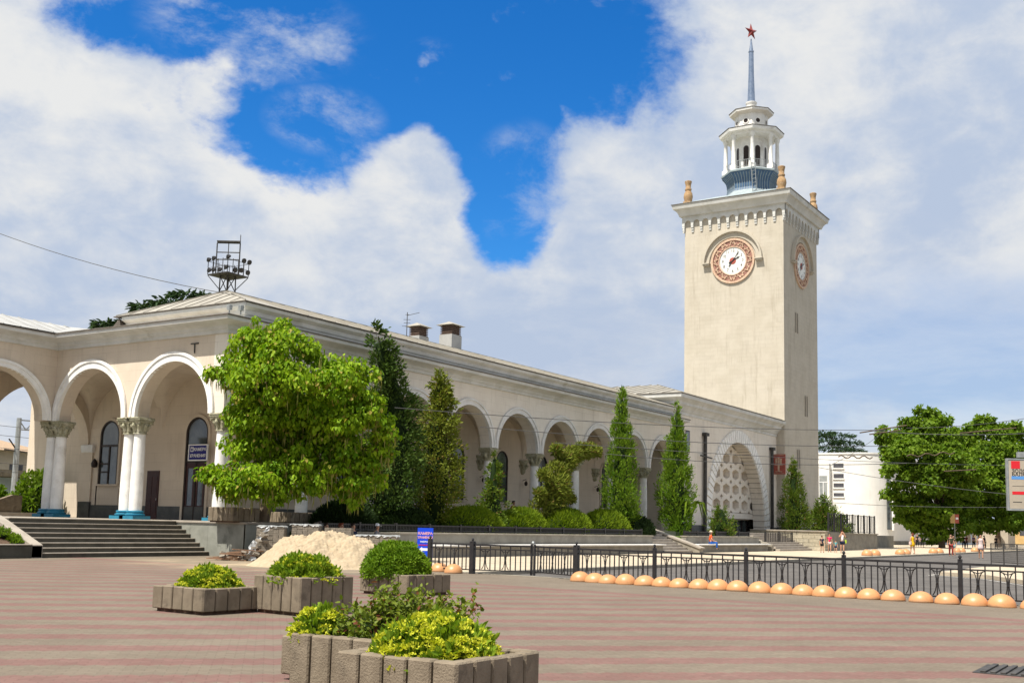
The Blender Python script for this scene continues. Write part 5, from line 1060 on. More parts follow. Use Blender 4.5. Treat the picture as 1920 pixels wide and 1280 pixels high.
# --- big plane trees on the right
def big_tree(label, base, clumps, n, size, mat, trunk=.45):
    t = tree('plane_tree', label, 'tree', base, 'trees at the right'); b = Vector(base); C = [(cp(x, y, d), (r_, r_, r_ * .85)) for x, y, d, r_ in clumps]; m = MB(); f = sum((Vector(c[0]) for c in C), Vector()) / len(C); fork = b + Vector((0, 0, 3.4)) + (f - b) * .05
    m.tube([b, b + Vector((.1, 0, 1.6)), fork], [trunk, trunk * .8, trunk * .7], 9)
    for c, r_ in C: q_ = Vector(c); m.tube([fork, fork.lerp(q_, .5) + Vector((0, 0, .6)), q_], [trunk * .4, trunk * .22, .05], 6)
    m.build('trunk', 'bark', t); crown('crown', C, n, size, mat, t, droop=.35, lo=.4, jit=.7, wd=.8, sub=.38, ns=14); return t
d0 = 142
big_tree('big leafy plane tree right of the white building', G(1766, 1027), [(1740, 800, d0, 2.2), (1705, 815, d0, 2.0), (1690, 850, d0 - 2, 2.4), (1720, 860, d0 - 3, 2.8), (1765, 830, d0 - 1, 2.6), (1780, 880, d0 - 3, 3.), (1735, 905, d0 - 3, 3.), (1690, 925, d0 - 2, 2.0), (1760, 940, d0 - 3, 2.8), (1715, 950, d0 - 2, 2.), (1800, 930, d0, 2.6), (1665, 815, d0, 1.2), (1655, 823, d0, .8), (1745, 778, d0, 1.), (1690, 955, d0 - 2, 1.5), (1700, 975, d0 - 1, 1.3), (1680, 890, d0 - 3, 1.8), (1722, 768, d0, .6), (1700, 792, d0, .7), (1760, 786, d0, .8), (1775, 792, d0, .6), (1668, 838, d0, 1.), (1730, 985, d0 + 1, 1.6), (1760, 1000, d0, 1.5), (1800, 970, d0, 2.2), (1770, 985, d0 - 1, 2.2), (1740, 985, d0, 1.6), (1830, 900, d0 + 2, 3)], 32000, .44, 'leaf_plane')
big_tree('second leafy tree reaching the right edge behind the billboard', G(1872, 1025), [(1810, 830, d0 + 6, 2.4), (1850, 815, d0 + 6, 2.2), (1880, 835, d0 + 5, 2.6), (1915, 820, d0 + 8, 2.2), (1840, 865, d0 + 3, 2.8), (1885, 880, d0 + 3, 3), (1850, 930, d0 + 3, 3), (1895, 935, d0 + 4, 2.6), (1925, 880, d0 + 6, 3), (1870, 970, d0 + 3, 2.4), (1900, 980, d0 + 4, 1.8), (1830, 980, d0 + 3, 1.8), (1855, 790, d0 + 6, .9), (1945, 930, d0 + 6, 3), (1835, 795, d0 + 6, 1.), (1790, 812, d0 + 5, 1.0), (1838, 784, d0 + 6, .5), (1862, 796, d0 + 6, .6), (1890, 800, d0 + 6, .7), (1815, 802, d0 + 5, .6), (1778, 822, d0 + 4, 1.2), (1905, 800, d0 + 6, .9)], 26000, .44, 'leaf_plane')
for x, y in ((1750, 772), (1778, 790), (1794, 795), (1762, 785)): pass
# --- cedars
def cedar(label, base, fans, mat='leaf_cedar'):
    t = tree('cedar_tree', label, 'tree', base, 'flat topped cedars'); P, T = [], []; m = MB(); b = Vector(base); top = max(Vector(f[0]).z for f in fans); m.tube([b, (b.x, b.y, top - .5)], [.5, .1], 7)
    for c, r_, n in fans:
        c = np.array(c); m.tube([(b.x, b.y, c[2] - 1.2), tuple(c)], [.14, .04], 5); a = RNG.random(n) * 2 * pi; k = np.sqrt(RNG.random(n)) * r_; p = c + np.stack([k * np.cos(a), k * np.sin(a), -.10 * k * k / r_ + .12 * RNG.normal(size=n) * r_ * .5], 1); P.append(p); T.append(np.stack([np.cos(a), np.sin(a), .15 * RNG.normal(size=n) - .05], 1))
    m.build('trunk', 'bark', t); P = np.concatenate(P); T = np.concatenate(T); k = len(P); L = .7 * (.6 + .7 * RNG.random(k)); leaf_mesh('foliage', P, T + RNG.normal(size=(k, 3)) * .3, np.array([0, 0, 1.]) + RNG.normal(size=(k, 3)) * .4, L, L * .3, mat, t, 'blade')
D1 = 105
def fan(px, py, d, r_, n): return (cp(px, py, d), r_, n)
cedar('cedar crown rising behind the roof beside the floodlight mast', (cp(330, 960, D1)[0], cp(330, 960, D1)[1], 0), [fan(355, 553, D1, 1.6, 260), (fan(320, 567, D1, 1.9, 300)), fan(285, 575, D1, 1.7, 240), fan(385, 556, D1, 1.2, 160), fan(345, 575, D1, 2.2, 300), fan(262, 580, D1, .9, 90)])
cedar('lower cedar branch showing behind the roof corner at left', (cp(225, 960, D1)[0], cp(225, 960, D1)[1], 0), [fan(205, 606, D1, 1.2, 200), fan(225, 610, D1, 1.2, 200), fan(190, 612, D1, .8, 100), fan(235, 606, D1, .9, 120)])
D2 = 215
cedar('dark flat cedar behind the white building', (cp(1562, 960, D2)[0], cp(1562, 960, D2)[1], 0), [fan(1568, 815, D2, 3.4, 420), fan(1550, 825, D2, 3.6, 420), fan(1585, 829, D2, 3.2, 380), fan(1560, 838, D2, 4.5, 520), fan(1590, 843, D2, 3.4, 300), fan(1545, 810, D2, 2.2, 200)])

# ================================================================ SAND, PAVERS, PALLETS
n = 150; t = 'sand_pile'; cx, cy = 31.0, 28.6; fr, rt_ = Vector((.84, .542)), Vector((.542, -.84))
gl = cp(612, 1040, 38.6); cx, cy = gl[0], gl[1]; vs, idx = [], {}
def sh(u, v):                                              # u across the view, v away from it
    a = abs(u / (2.75 if u < 0 else 2.6)); b = abs(v / 2.35); r_ = (a ** 2.2 + b ** 2.2) ** (1 / 2.2); h_ = max(0., 1.03 - r_) * 2.05
    h_ = 1.18 * (1 - math.exp(-(h_ / .82) ** 1.5)) if h_ > 0 else 0
    if u < -1.4 and v < .3: h_ *= max(.0, 1 - (-1.4 - u) * .12)
    nz = .10 * sin(u * 3.1 + v * 2.2) * sin(v * 2.7 - u) + .05 * sin(u * 7.3 + 1) * sin(v * 6.1 + u * 2) + .035 * sin(u * 17 + v * 9) * sin(v * 15 - u * 4) + .03 * sin(u * 31 - v * 13) * sin(v * 27 + u * 11)
    gully = -.11 * math.exp(-((u * .8 + v * .9 + .9 + .12 * sin(v * 7)) / .10) ** 2) - .09 * math.exp(-((u * .9 - v * .35 - .6 + .1 * sin(v * 6)) / .09) ** 2)
    return h_ + (nz + gully + random.uniform(-.022, .022)) * min(1, h_ * 1.4) - .02
for i in range(n + 1):
    for j in range(n + 1):
        u, v = -3.0 + 6.0 * i / n, -2.7 + 5.4 * j / n; vs.append((cx + rt_.x * u + fr.x * v, cy + rt_.y * u + fr.y * v, sh(u, v)))
m = MB(); m.add(vs, [(i * (n + 1) + j, (i + 1) * (n + 1) + j, (i + 1) * (n + 1) + j + 1, i * (n + 1) + j + 1) for i in range(n) for j in range(n)])
o = m.build('sand_pile', 'sand', None, smooth=True); tag(o, 'big heap of pale building sand in front of the paver pallets', 'sand pile')
brickmat('paver_stack_mat', (.30, .265, .215), (.24, .21, .165), (.10, .085, .065), .21, .085, .012, .8)
def paver_pallet(label, x, y, rz, w, d, h, film=True):
    t = thing('paver_pallet', label, 'pallet', (x, y, 0), 'wrapped pallets of paving blocks'); M = Matrix.Translation((x, y, 0)) @ Matrix.Rotation(rz, 4, 'Z'); rows = int(h / .085); m = MB()
    for r_ in range(rows):
        nb = int(w / .21)
        for i in range(nb):
            for q_ in range(int(d / .21)):
                if 0 < i < nb - 1 and 0 < q_ < int(d / .21) - 1 and r_ < rows - 1: continue
                j = lambda: random.uniform(-.008, .008); x0 = -w / 2 + i * .21 + j(); y0 = -d / 2 + q_ * .21 + j(); m.box(x0, y0, .13 + r_ * .085, x0 + .20, y0 + .20, .13 + r_ * .085 + .080)
    m.xf(M).build('pavers', 'pavers', t); m = MB()
    for i in range(5): m.box(-w / 2, -d / 2 + i * (d - .1) / 4, .10, w / 2, -d / 2 + i * (d - .1) / 4 + .1, .125)
    for i in range(3): m.box(-w / 2 + i * (w - .1) / 2, -d / 2, 0, -w / 2 + i * (w - .1) / 2 + .1, d / 2, .098)
    m.xf(M).build('wooden_pallet', 'wood', t)
    if film:
        nn = 20; vs = []; z0 = .13 + rows * .085
        for i in range(nn + 1):
            for j_ in range(nn + 1):
                a, b = -1 + 2 * i / nn, -1 + 2 * j_ / nn; e = max(abs(a), abs(b)); vs.append((a * w * .52, b * d * .52, z0 + .012 + .02 * random.random() + .015 * sin(a * 5) * cos(b * 4) - (.10 * random.random() if e > .99 else 0)))
        mm = MB(); mm.add(vs, [(i * (nn + 1) + k, (i + 1) * (nn + 1) + k, (i + 1) * (nn + 1) + k + 1, i * (nn + 1) + k + 1) for i in range(nn) for k in range(nn)]); mm.xf(M).build('plastic_film', 'film', t, smooth=True)
    return t
def gp(px, d): p = cp(px, 1035, d); return p[0], p[1]
paver_pallet('pallet of grey paving blocks left of the sand pile with torn white film', *gp(508, 42.6), rad(-57 + 90 + 4), 1.05, 1.05, 1.25)
paver_pallet('pallet of grey paving blocks behind the left half of the sand', *gp(572, 43.4), rad(-57 + 90), 1.05, 1.15, 1.28)
paver_pallet('pallet of grey paving blocks behind the middle of the sand', *gp(632, 44.0), rad(-57 + 92), 1.05, 1.15, 1.2, False)
paver_pallet('pallet of grey paving blocks right of the sand under white film', *gp(706, 42.4), rad(-57 + 88), 1.05, 1.6, .95)
t = thing('loose_pavers', 'tumbled loose paving blocks spilling from the left pallet', 'paving blocks', (*gp(478, 42), 0)); m = MB()
for k in range(60):
    f = random.random(); px = 500 - 34 * f - 6 * random.random(); zz = (1 - f) * 1.25 * random.random() ** .5; b = MB(); b.box(-.1, -.1, -.04, .1, .1, .04); g = gp(px, 42.0 + random.uniform(-.4, .8)); b.xf(Matrix.Translation((g[0], g[1], .05 + zz)) @ Matrix.Rotation(random.uniform(-.6, .6), 4, 'X') @ Matrix.Rotation(random.random() * 3, 4, 'Z')); m.add(b.v, b.f)
tag(m.build('blocks', 'pavers', t), kind='stuff')
t = thing('plastic_film', 'torn strip of white plastic film hanging down the paver pallet', 'plastic film', (*gp(478, 41.2), 0)); vs = []
for i in range(24):
    f = i / 23; px = 503 - 34 * min(1, f * 1.6) + 6 * max(0, f - .6); g = gp(px, 41.85 - .3 * f); w = .05 + .10 * f
    for j in range(5): u = (j / 4 - .5) * w * 2; vs.append((g[0] + rt_.x * u + .05 * random.random(), g[1] + rt_.y * u - .08 * random.random(), 1.3 * (1 - f) ** .9 + .02 + .05 * random.random()))
m = MB(); m.add(vs, [(i * 5 + j, i * 5 + j + 1, (i + 1) * 5 + j + 1, (i + 1) * 5 + j) for i in range(23) for j in range(4)]); m.build('strip', 'film', t, smooth=True)
t = thing('broken_pallets', 'heap of broken wooden pallets and rubble beside the stairs', 'pallets', (*gp(440, 42), 0))
for k in range(9):
    g = Vector((*gp(425 + 5 * k, 41.5 + .25 * (k % 4)), .05 + .045 * k)); d = Vector((rt_.x, rt_.y, 0)) * (.75 + .1 * (k % 3)) + Vector((.1 * (k % 2), .25 * (k % 3), .04 * (k % 4) - .03)); m = MB(); m.bar(g - d, g + d, .11, .035); m.build('plank', 'wood', t)
m = MB()
for k in range(26): b = MB(); b.box(-.1, -.1, -.04, .1, .1, .04); g = gp(425 + 40 * random.random() - 18 * (k % 2), 41.6 + random.random()); b.xf(Matrix.Translation((g[0], g[1], .04 + .35 * random.random() * (k % 3) / 2)) @ Matrix.Rotation(random.uniform(-.5, .5), 4, 'Y') @ Matrix.Rotation(random.random() * 3, 4, 'Z')); m.add(b.v, b.f)
tag(m.build('rubble', 'pavers', t), kind='stuff')

# ================================================================ SIGNS
xs = XI - .32; ys, zs = (float(v) for v in at(371, 848, 0, xs)[1:]); t = thing('hanging_sign', 'small blue white framed luggage room sign over the arcade door', 'sign', (xs, ys, zs - .4))
MB().box(xs, ys - .66, zs - .37, xs + .06, ys + .66, zs + .37).build('board', 'sign_blue', t)
m = MB()
for y0, y1, z0, z1 in ((-.72, .72, .37, .43), (-.72, .72, -.43, -.37), (-.72, -.66, -.37, .37), (.66, .72, -.37, .37)): m.box(xs - .02, ys + y0, zs + z0, xs + .07, ys + y1, zs + z1)
m.build('frame', 'sign_white', t); m = MB(); m.box(xs - .012, ys + .34, zs + .05, xs - .002, ys + .56, zs + .29); m.build('pictogram_panel', 'sign_white', t); m = MB(); text_bm(m, 'КАМЕРА', (xs - .008, ys - .15, zs + .16), (0, -1, 0), (0, 0, 1), .22, .01, bold=.004); m.build('upper_lettering', 'sign_white', t); m = MB(); text_bm(m, 'ХРАНЕНИЯ', (xs - .008, ys, zs - .17), (0, -1, 0), (0, 0, 1), .22, .01, bold=.004); m.build('lettering', 'sign_white', t)
m = MB(); m.box(xs - .02, ys + .39, zs + .09, xs - .0125, ys + .51, zs + .20); m.box(xs - .02, ys + .42, zs + .20, xs - .0125, ys + .48, zs + .24); m.build('pictogram', 'sign_blue', t)
for y in (-.5, .5): MB().bar((xs + .03, ys + y, zs + .43), (XI - .05, ys + y, zs + .46), .03).build('bracket', 'frame_dark', t)
g = at(793, 1062, 1, 23.95); nrm = Vector((-.88, -.47, 0)); R_ = Vector((.47, -.88, 0)); U = Vector((-.02, 0, 1)).normalized(); O = Vector((31.55, 23.9, 0))
t = thing('standing_sign', 'bright blue upright sign board with white arrow at the fence end', 'sign', O); hw = .28
m = MB(); m.add([tuple(O + R_ * a + Vector((0, 0, z)) + nrm * q_) for q_ in (0, -.03) for a, z in ((-hw, .36), (hw, .36), (hw, 1.42), (-hw, 1.42))], [(0, 1, 2, 3), (7, 6, 5, 4), (0, 1, 5, 4), (1, 2, 6, 5), (2, 3, 7, 6), (3, 0, 4, 7)]); m.build('board', 'board_blue', t)
m = MB(); F_ = lambda z: O + nrm * .004 + Vector((0, 0, z)); text_bm(m, 'КАМЕРА', F_(1.22), R_, U, .125, .006, bold=.004); m.build('upper_lettering', 'sign_pink', t); m = MB(); text_bm(m, 'ХРАНЕНИЯ', F_(1.08), R_, U, .100, .006, bold=.004); m.build('pink_lettering', 'sign_pink', t)
m = MB(); text_bm(m, 'РАБОТАЕТ', F_(.93), R_, U, .065, .006, bold=.003)
m.build('white_lettering', 'sign_white', t); m = MB(); A = F_(.66); m.add([tuple(A + R_ * a + U * b) for a, b in ((-.21, 0), (-.10, .09), (-.10, .045), (.16, .045), (.16, -.045), (-.10, -.045), (-.10, -.09))], [(0, 1, 2, 3, 4, 5, 6)]); m.build('arrow', 'sign_white', t)
m = MB(); text_bm(m, 'КРУГЛОСУТОЧНО', F_(.81), R_, U, .050, .006, bold=.003); m.build('red_lettering', 'sign_red', t)
for s_ in (-.25, .25): MB().bar(O + R_ * s_ - nrm * .02 + Vector((0, 0, .38)), O + R_ * s_ - nrm * .05, .03).build('leg', 'steel_dark', t)
# billboard at the right edge
O = Vector(cp(1918, 908, 60)); R_ = Vector((.47, -.88, 0)); nrm = Vector((-.88, -.47, 0)); hw, hh = 1.0, 1.36; t = thing('billboard', 'pale framed advertising billboard on a post at the right edge', 'billboard', (O.x, O.y, 0)); Cc = O + R_ * .22
def slab(mb, c, a0, a1, z0, z1, q0, q1): mb.add([tuple(c + R_ * a + Vector((0, 0, z)) + nrm * q_) for q_ in (q1, q0) for a, z in ((a0, z0), (a1, z0), (a1, z1), (a0, z1))], [(0, 1, 2, 3), (7, 6, 5, 4), (0, 1, 5, 4), (1, 2, 6, 5), (2, 3, 7, 6), (3, 0, 4, 7)])
m = MB(); slab(m, Cc, -hw, hw, -hh, hh, -.2, .0); slab(m, Cc, -hw - .06, -hw, -hh - .06, hh + .06, -.2, .03); slab(m, Cc, hw, hw + .06, -hh - .06, hh + .06, -.2, .03); slab(m, Cc, -hw, hw, hh, hh + .06, -.2, .03); slab(m, Cc, -hw, hw, -hh - .06, -hh, -.2, .03); m.build('case', 'galv', t)
m = MB(); slab(m, Cc, -hw + .05, hw - .05, -hh + .05, hh - .05, .001, .006); m.build('poster', 'beige', t)
m = MB(); slab(m, Cc, -.82, -.35, .86, 1.28, .007, .012); m.build('red_square', 'sign_red', t); m = MB(); slab(m, Cc, -.80, .1, -.55, -.38, .007, .012); m.build('red_bar', 'sign_red', t)
m = MB(); slab(m, Cc, -.82, .4, .28, .45, .007, .012); m.build('blue_block', 'sign_sky', t)
m = MB(); text_bm(m, 'ЗОЛОТАЯ', Cc + nrm * .012 + R_ * -.80 + Vector((0, 0, .72)), R_, (0, 0, 1), .27, .006, 'LEFT', .004); text_bm(m, 'БАЛКА', Cc + nrm * .012 + R_ * -.80 + Vector((0, 0, .54)), R_, (0, 0, 1), .27, .006, 'LEFT', .004); slab(m, Cc, -.78, -.3, -.98, -.94, .007, .010); slab(m, Cc, -.78, .2, -.10, -.08, .007, .010); m.build('lettering', 'sign_black', t)
m = MB(); slab(m, Cc, -.45, .9, hh + .12, hh + .42, -.2, .05); m.build('top_lamp_box', 'galv', t); p = Cc + R_ * .5; MB().tube([(p.x, p.y, 0), (p.x, p.y, Cc.z - hh)], .12, 12).build('post', 'galv', t)
g = G(1791, 1028); t = thing('bus_stop_sign', 'bus stop sign post with two panels on the far pavement', 'sign', g); d = 16 / F * 141
MB().tube([tuple(g), (g[0], g[1], 4.4)], .05, 8).build('pole', 'galv', t); Cc = Vector((g[0], g[1], 3.75)); m = MB(); slab(m, Cc, -.53, .03, -.58, .55, .05, .09); m.build('beige_panel', 'ochre_wall', t); m = MB(); slab(m, Cc, .04, .52, -.58, .55, .05, .09); m.build('pink_panel', 'hub_red', t); m = MB(); slab(m, Cc, .12, .44, -.1, .15, .091, .1); m.build('label_patch', 'sign_white', t)

# ================================================================ MASTS, AERIALS, WIRES
t = thing('floodlight_mast', 'steel lattice floodlight mast with a lamp platform behind the roof', 'mast', (102.3, 112.7, 0)); c = Vector((102.3, 112.7, 0)); m = MB(); z0, z1 = 0., 34.3; w0, w1 = 1.1, .72
cor = lambda z: [c + Vector((sx_ * (w0 + (w1 - w0) * z / z1), sy_ * (w0 + (w1 - w0) * z / z1), z)) for sx_, sy_ in ((-1, -1), (1, -1), (1, 1), (-1, 1))]
for a, b in zip(cor(0), cor(z1)): m.bar(a, b, .16)
for i in range(16):
    A, Bq = cor(z1 * i / 16), cor(z1 * (i + 1) / 16)
    for k in range(4): m.bar(A[k], Bq[(k + 1) % 4], .09); m.bar(Bq[k], Bq[(k + 1) % 4], .08)
m.build('lattice_shaft', 'steel_dark', t); m = MB(); m.box(c.x - 1.9, c.y - 1.9, 34.3, c.x + 1.9, c.y + 1.9, 34.45)
for s1 in (-1, 1):
    for s2 in (-1, 1): m.bar(c + Vector((s1 * .72, s2 * .72, 32.4)), c + Vector((s1 * 1.9, s2 * 1.9, 34.3)), .1)
m.build('platform', 'steel_dark', t); m = MB()
for z in (35.3, 36.2):
    for a, b in (((-1.9, -1.9), (1.9, -1.9)), ((1.9, -1.9), (1.9, 1.9)), ((1.9, 1.9), (-1.9, 1.9)), ((-1.9, 1.9), (-1.9, -1.9))): m.bar(c + Vector((*a, z)), c + Vector((*b, z)), .05)
for i in range(5):
    for s_ in (-1, 1): u = -1.9 + .95 * i; m.bar(c + Vector((u, s_ * 1.9, 34.4)), c + Vector((u, s_ * 1.9, 36.4)), .07); m.bar(c + Vector((s_ * 1.9, u, 34.4)), c + Vector((s_ * 1.9, u, 36.4)), .07)
m.build('railing', 'steel_dark', t); m = MB(); A, Bq = c + Vector((-1.1, 1.25, 0)), c + Vector((.6, -1.4, 0))
for z in (36.6, 37.6, 38.9): m.bar(A + Vector((0, 0, z)), Bq + Vector((0, 0, z)), .12)
for p in (A, Bq): m.bar(p + Vector((0, 0, 34.4)), p + Vector((0, 0, 38.9)), .12)
m.bar(A.lerp(Bq, .5) + Vector((0, 0, 36.6)), A.lerp(Bq, .5) + Vector((0, 0, 38.9)), .08); m.bar(Bq + Vector((0, 0, 38.9)), Bq + Vector((0, 0, 40.1)), .07)
m.build('upper_frame', 'steel_dark', t); k = 0
for u, v, z in ((-1.9, -1.9, 36.5), (-1.9, 1.9, 36.5), (1.9, -1.9, 36.5), (-1.9, .9, 36.6), (.9, -1.9, 36.5), (-1.9, 1.7, 35.0), (-1.9, .8, 35.), (-1.9, -.4, 34.9), (-.6, -1.9, 34.9), (.5, -1.9, 35.1), (1.7, -1.9, 35.), (-1.9, -1.6, 35.1)):
    MB().lathe((0, 0, 0), [(.10, -.25), (.34, 0), (.36, .18), (.30, .2)], 10).xf(Matrix.Translation(c + Vector((u, v, z))) @ Matrix.Rotation(2.2 if u < -1.8 else 1.9, 4, 'Y' if u < -1.8 else 'X')).build('floodlight', 'black_iron', t)
m = MB(); m.bar(A + Vector((0, 0, 39.1)), Bq + Vector((0, 0, 39.1)), .5, .2); m.build('top_lamp', 'steel_dark', t)
ax, ay = 51.2, 40.7; t = thing('roof_aerial', 'thin television aerial on the station roof ridge', 'aerial', (ax, ay, 12.6)); m = MB(); m.tube([(ax, ay, 12.5), (ax, ay, 14.15)], .025, 5); m.build('pole', 'steel_dark', t); m = MB()
d = Vector((.5, -.84, .25))
m.bar(Vector((ax, ay, 13.95)), Vector((ax, ay, 13.95)) + d * .75, .025)
for z, L in ((14.0, .12), (13.7, .22), (13.5, .2), (13.3, .3)): m.bar((ax - L * .5, ay + L * .84, z), (ax + L * .5, ay - L * .84, z), .022)
m.build('elements', 'steel_dark', t)
def wire(name, label, pts, r_=.02, sag=.2, group='overhead wires'):
    P = []
    for a, b in zip(pts, pts[1:]):
        a, b = Vector(a), Vector(b)
        for i in range(12): f = i / 12; P.append(a.lerp(b, f) - Vector((0, 0, sag * 4 * f * (1 - f))))
    P.append(Vector(pts[-1])); o = MB().tube(P, r_ * .75, 4).build(name, 'wire_grey'); return tag(o, label, 'wire', group)
wire('cable', 'single cable sagging from the left edge to the roof corner', [cp(-60, 415, 60), cp(440, 553, 52)], .022, .4)
for i, (a, b, lab) in enumerate((((740, 764), (1660, 806), 'uppermost trolley wire crossing the tower and portal'), ((900, 800), (1665, 836), 'second trolley wire crossing the portal cornice'), ((1040, 830), (1930, 872), 'third trolley wire crossing above the portal arch'), ((1130, 850), (1700, 868), 'fourth trolley wire crossing the portal arch'))):
    wire('overhead_wire', lab, [at(*a, 1, 27. - i), at(*b, 1, 16. - i)], .02, .25)
for i, (a, b, lab) in enumerate((((1535, 876), (1930, 930), 'trolley wire sloping down before the white building'), ((1700, 802), (1930, 783), 'twin trolley wire rising to the right edge, upper'), ((1640, 808), (1930, 812), 'lower heavy trolley wire before the plane trees'), ((1660, 806), (1560, 870), 'span wire slanting down toward the tower'), ((1535, 940), (1930, 950), 'low wire before the white building wall'))):
    wire('overhead_wire', lab, [cp(*a, 70 + i), cp(*b, 62 + i)], .03 if i == 2 else .02, .15)
g = G(1858, 1023); t = thing('utility_pole', 'grey concrete utility pole rising into the right hand tree', 'pole', g); MB().tube([tuple(g), (g[0], g[1], 9)], [.32, .24], 12).build('shaft', 'concrete_grey', t)
t = thing('catenary_mast', 'grey railway catenary mast with a lattice arm at far left', 'mast', (48.6, 75, 0)); m = MB(); m.tube([(48.6, 75, 0), (48.6, 75, 8.6)], [.24, .18], 8); m.build('pole', 'galv', t); m = MB()
for z in (7.75, 8.45): m.bar((48.6, 75, z), (57, 75.5, z + .2), .09)
for i in range(14): m.bar((48.6 + i * .6, 75, 7.75 if i % 2 else 8.45), (49.2 + i * .6, 75, 8.45 if i % 2 else 7.75), .06)
m.build('lattice_arm', 'galv', t); m = MB(); m.bar((47.6, 75, 6.2), (49.4, 75, 6.1), .1); m.bar((47.9, 75, 7), (48.6, 75, 6.2), .08); m.build('bracket', 'steel_dark', t)
for i, z in enumerate((7.9, 7.2, 6.3, 5.2, 4.6)): wire('railway_wire', ('topmost', 'second', 'middle', 'fourth', 'lowest')[i] + ' railway wire seen through the left arches', [(30, 74.5, z + .25), (75, 74.0, z - .3)], .022, .1, 'railway wires')

# ================================================================ BUILDINGS IN THE DISTANCE
t = thing('white_building', 'white modern building with rounded corner and slot windows behind the tower', 'building', (172, 50, 0)); x0, yc_, R0, zt = 170., 42.2, 4.6, 13.7
path = [(x0, 75.)] + [(x0 + R0 - R0 * cos(a), yc_ + R0 - R0 * sin(a)) for a in np.linspace(0, pi / 2, 14)] + [(215., yc_)]
m = MB(); m.sweep(path, [(0, .6), (0, zt)], cap=False); m.build('wall', 'white_wall', t, auto=40); m = MB(); m.sweep(path, [(.05, 0), (.05, .6)], cap=False); m.build('plinth', 'concrete_grey', t); m = MB(); m.sweep(path, [(.12, zt - .02), (.14, zt + .22), (-.4, zt + .24)], cap=False); m.build('parapet', 'white', t); MB().box(x0 + .3, 46.9, zt - .3, 214, 75, zt).build('roof', 'roof_white', t)
for za, zb in ((11.55, 12.25), (9.95, 10.65), (8.55, 9.2), (7.15, 7.7)):
    m = MB(); m.box(x0 - .03, 48.6, za, x0 - .005, 50.15, zb); w = m.build('slot_window', 'shop_dark', t); MB().box(x0 - .16, 48.5, za - .16, x0 - .031, 50.25, za).build('sill', 'white', w)
MB().box(x0 - .9, 50.55, 2.6, x0 - .002, 53.5, 12.2).build('bay', 'white_wall', t); m = MB(); m.box(x0 - .94, 50.9, 6.2, x0 - .905, 52.1, 10.3); w = m.build('window', 'glass_pale', t); m = MB(); m.box(x0 - .96, 50.8, 9.3, x0 - .906, 52.2, 9.4); m.box(x0 - .96, 51.45, 6.2, x0 - .9405, 51.53, 9.3); m.build('frame', 'sign_white', w)
a = rad(68); q_ = Vector((x0 + R0 - R0 * cos(a), yc_ + R0 - R0 * sin(a), 0)); nn = Vector((-cos(a), -sin(a), 0)); ss = Vector((sin(a), -cos(a), 0)); m = MB(); m.add([tuple(q_ + nn * o_ + ss * u + Vector((0, 0, z))) for o_ in (.0, .10) for u, z in ((-.6, 2.3), (.45, 2.3), (.45, 9.8), (-.6, 9.8))], [(0, 1, 2, 3), (7, 6, 5, 4), (0, 1, 5, 4), (1, 2, 6, 5), (2, 3, 7, 6), (3, 0, 4, 7)]); w = m.build('stair_window', 'glass', t)
m = MB(); m.add([tuple(q_ + nn * o_ + ss * u + Vector((0, 0, z))) for o_ in (-.1, .42) for u, z in ((.46, 2.2), (.72, 2.2), (.72, 9.9), (.46, 9.9))], [(0, 1, 2, 3), (7, 6, 5, 4), (0, 1, 5, 4), (1, 2, 6, 5), (2, 3, 7, 6), (3, 0, 4, 7)]); m.build('fin', 'white', w)
t = thing('shop_row', 'low pale blue shop fronts in the shade behind the plane tree', 'building', (225, 50, 0)); MB().box(205, 41, 0, 300, 60, 4.8).build('wall', 'pale_blue', t); MB().box(200, 39.6, 4.8, 302, 60, 5.2).build('roof', 'white', t)
for i, y in enumerate(np.arange(206, 298, 6.)): MB().box(y, 40.9, .4, y + 4.2, 40.99, 3.6).build('shop_window', 'shop_dark' if i % 2 else 'glass_pale', t)
g = at(1843, 1020, 0, 190); t = thing('kiosk', 'plain beige kiosk box under the right hand tree', 'kiosk', (190, g[1], 0)); y1 = at(1838, 1000, 0, 190)[1]; y0_ = at(1890, 1000, 0, 190)[1]; MB().box(190, y0_, 0, 197, y1, 4.0).build('wall', 'beige', t); MB().box(189.6, y0_ - .4, 4.0, 197.4, y1 + .4, 4.3).build('roof', 'concrete_grey', t)
t = thing('ochre_building', 'ochre building glimpsed at the right edge under the billboard', 'building', (260, 30, 0)); y1 = at(1893, 1000, 0, 260)[1]; MB().box(260, y1 - 30, 0, 280, y1, 11).build('wall', 'ochre_wall', t)
for i in range(4):
    for z in (2, 6): MB().box(259.95, y1 - 4 - i * 5, z, 259.99, y1 - 2 - i * 5, z + 2.4).build('window', 'shop_dark', t)
MB().box(259.5, y1 - 30.5, 11.001, 280.5, y1 + .5, 11.5).build('cornice', 'cornice', t)
# white van at the right edge
gx, gy = at(1915, 1018, 2, 0)[:2]; t = thing('white_van', 'white van half cut by the right edge under the tree', 'van', (gx, gy, 0)); m = MB(); prism_x(m, [(gx - 1, .4), (gx + 4.2, .4), (gx + 4.2, 2.3), (gx + .9, 2.3), (gx - .1, 1.35), (gx - 1, 1.15)], gy - .95, gy + .95); m.build('body', 'car_white', t, bevel=.08)
m = MB(); m.add([(gx - .1, gy - .75, 1.42), (gx - .1, gy + .75, 1.42), (gx + .78, gy + .7, 2.2), (gx + .78, gy - .7, 2.2)], [(0, 1, 2, 3)]).xf(Matrix.Translation((-.05, 0, .05))); m.build('windscreen', 'glass', t)
for x in (gx - .2, gx + 3.2):
    for y in (gy - .9, gy + .9): MB().tube([(x, y - .12, .36), (x, y + .12, .36)], .36, 16).build('wheel', 'rubber', t)
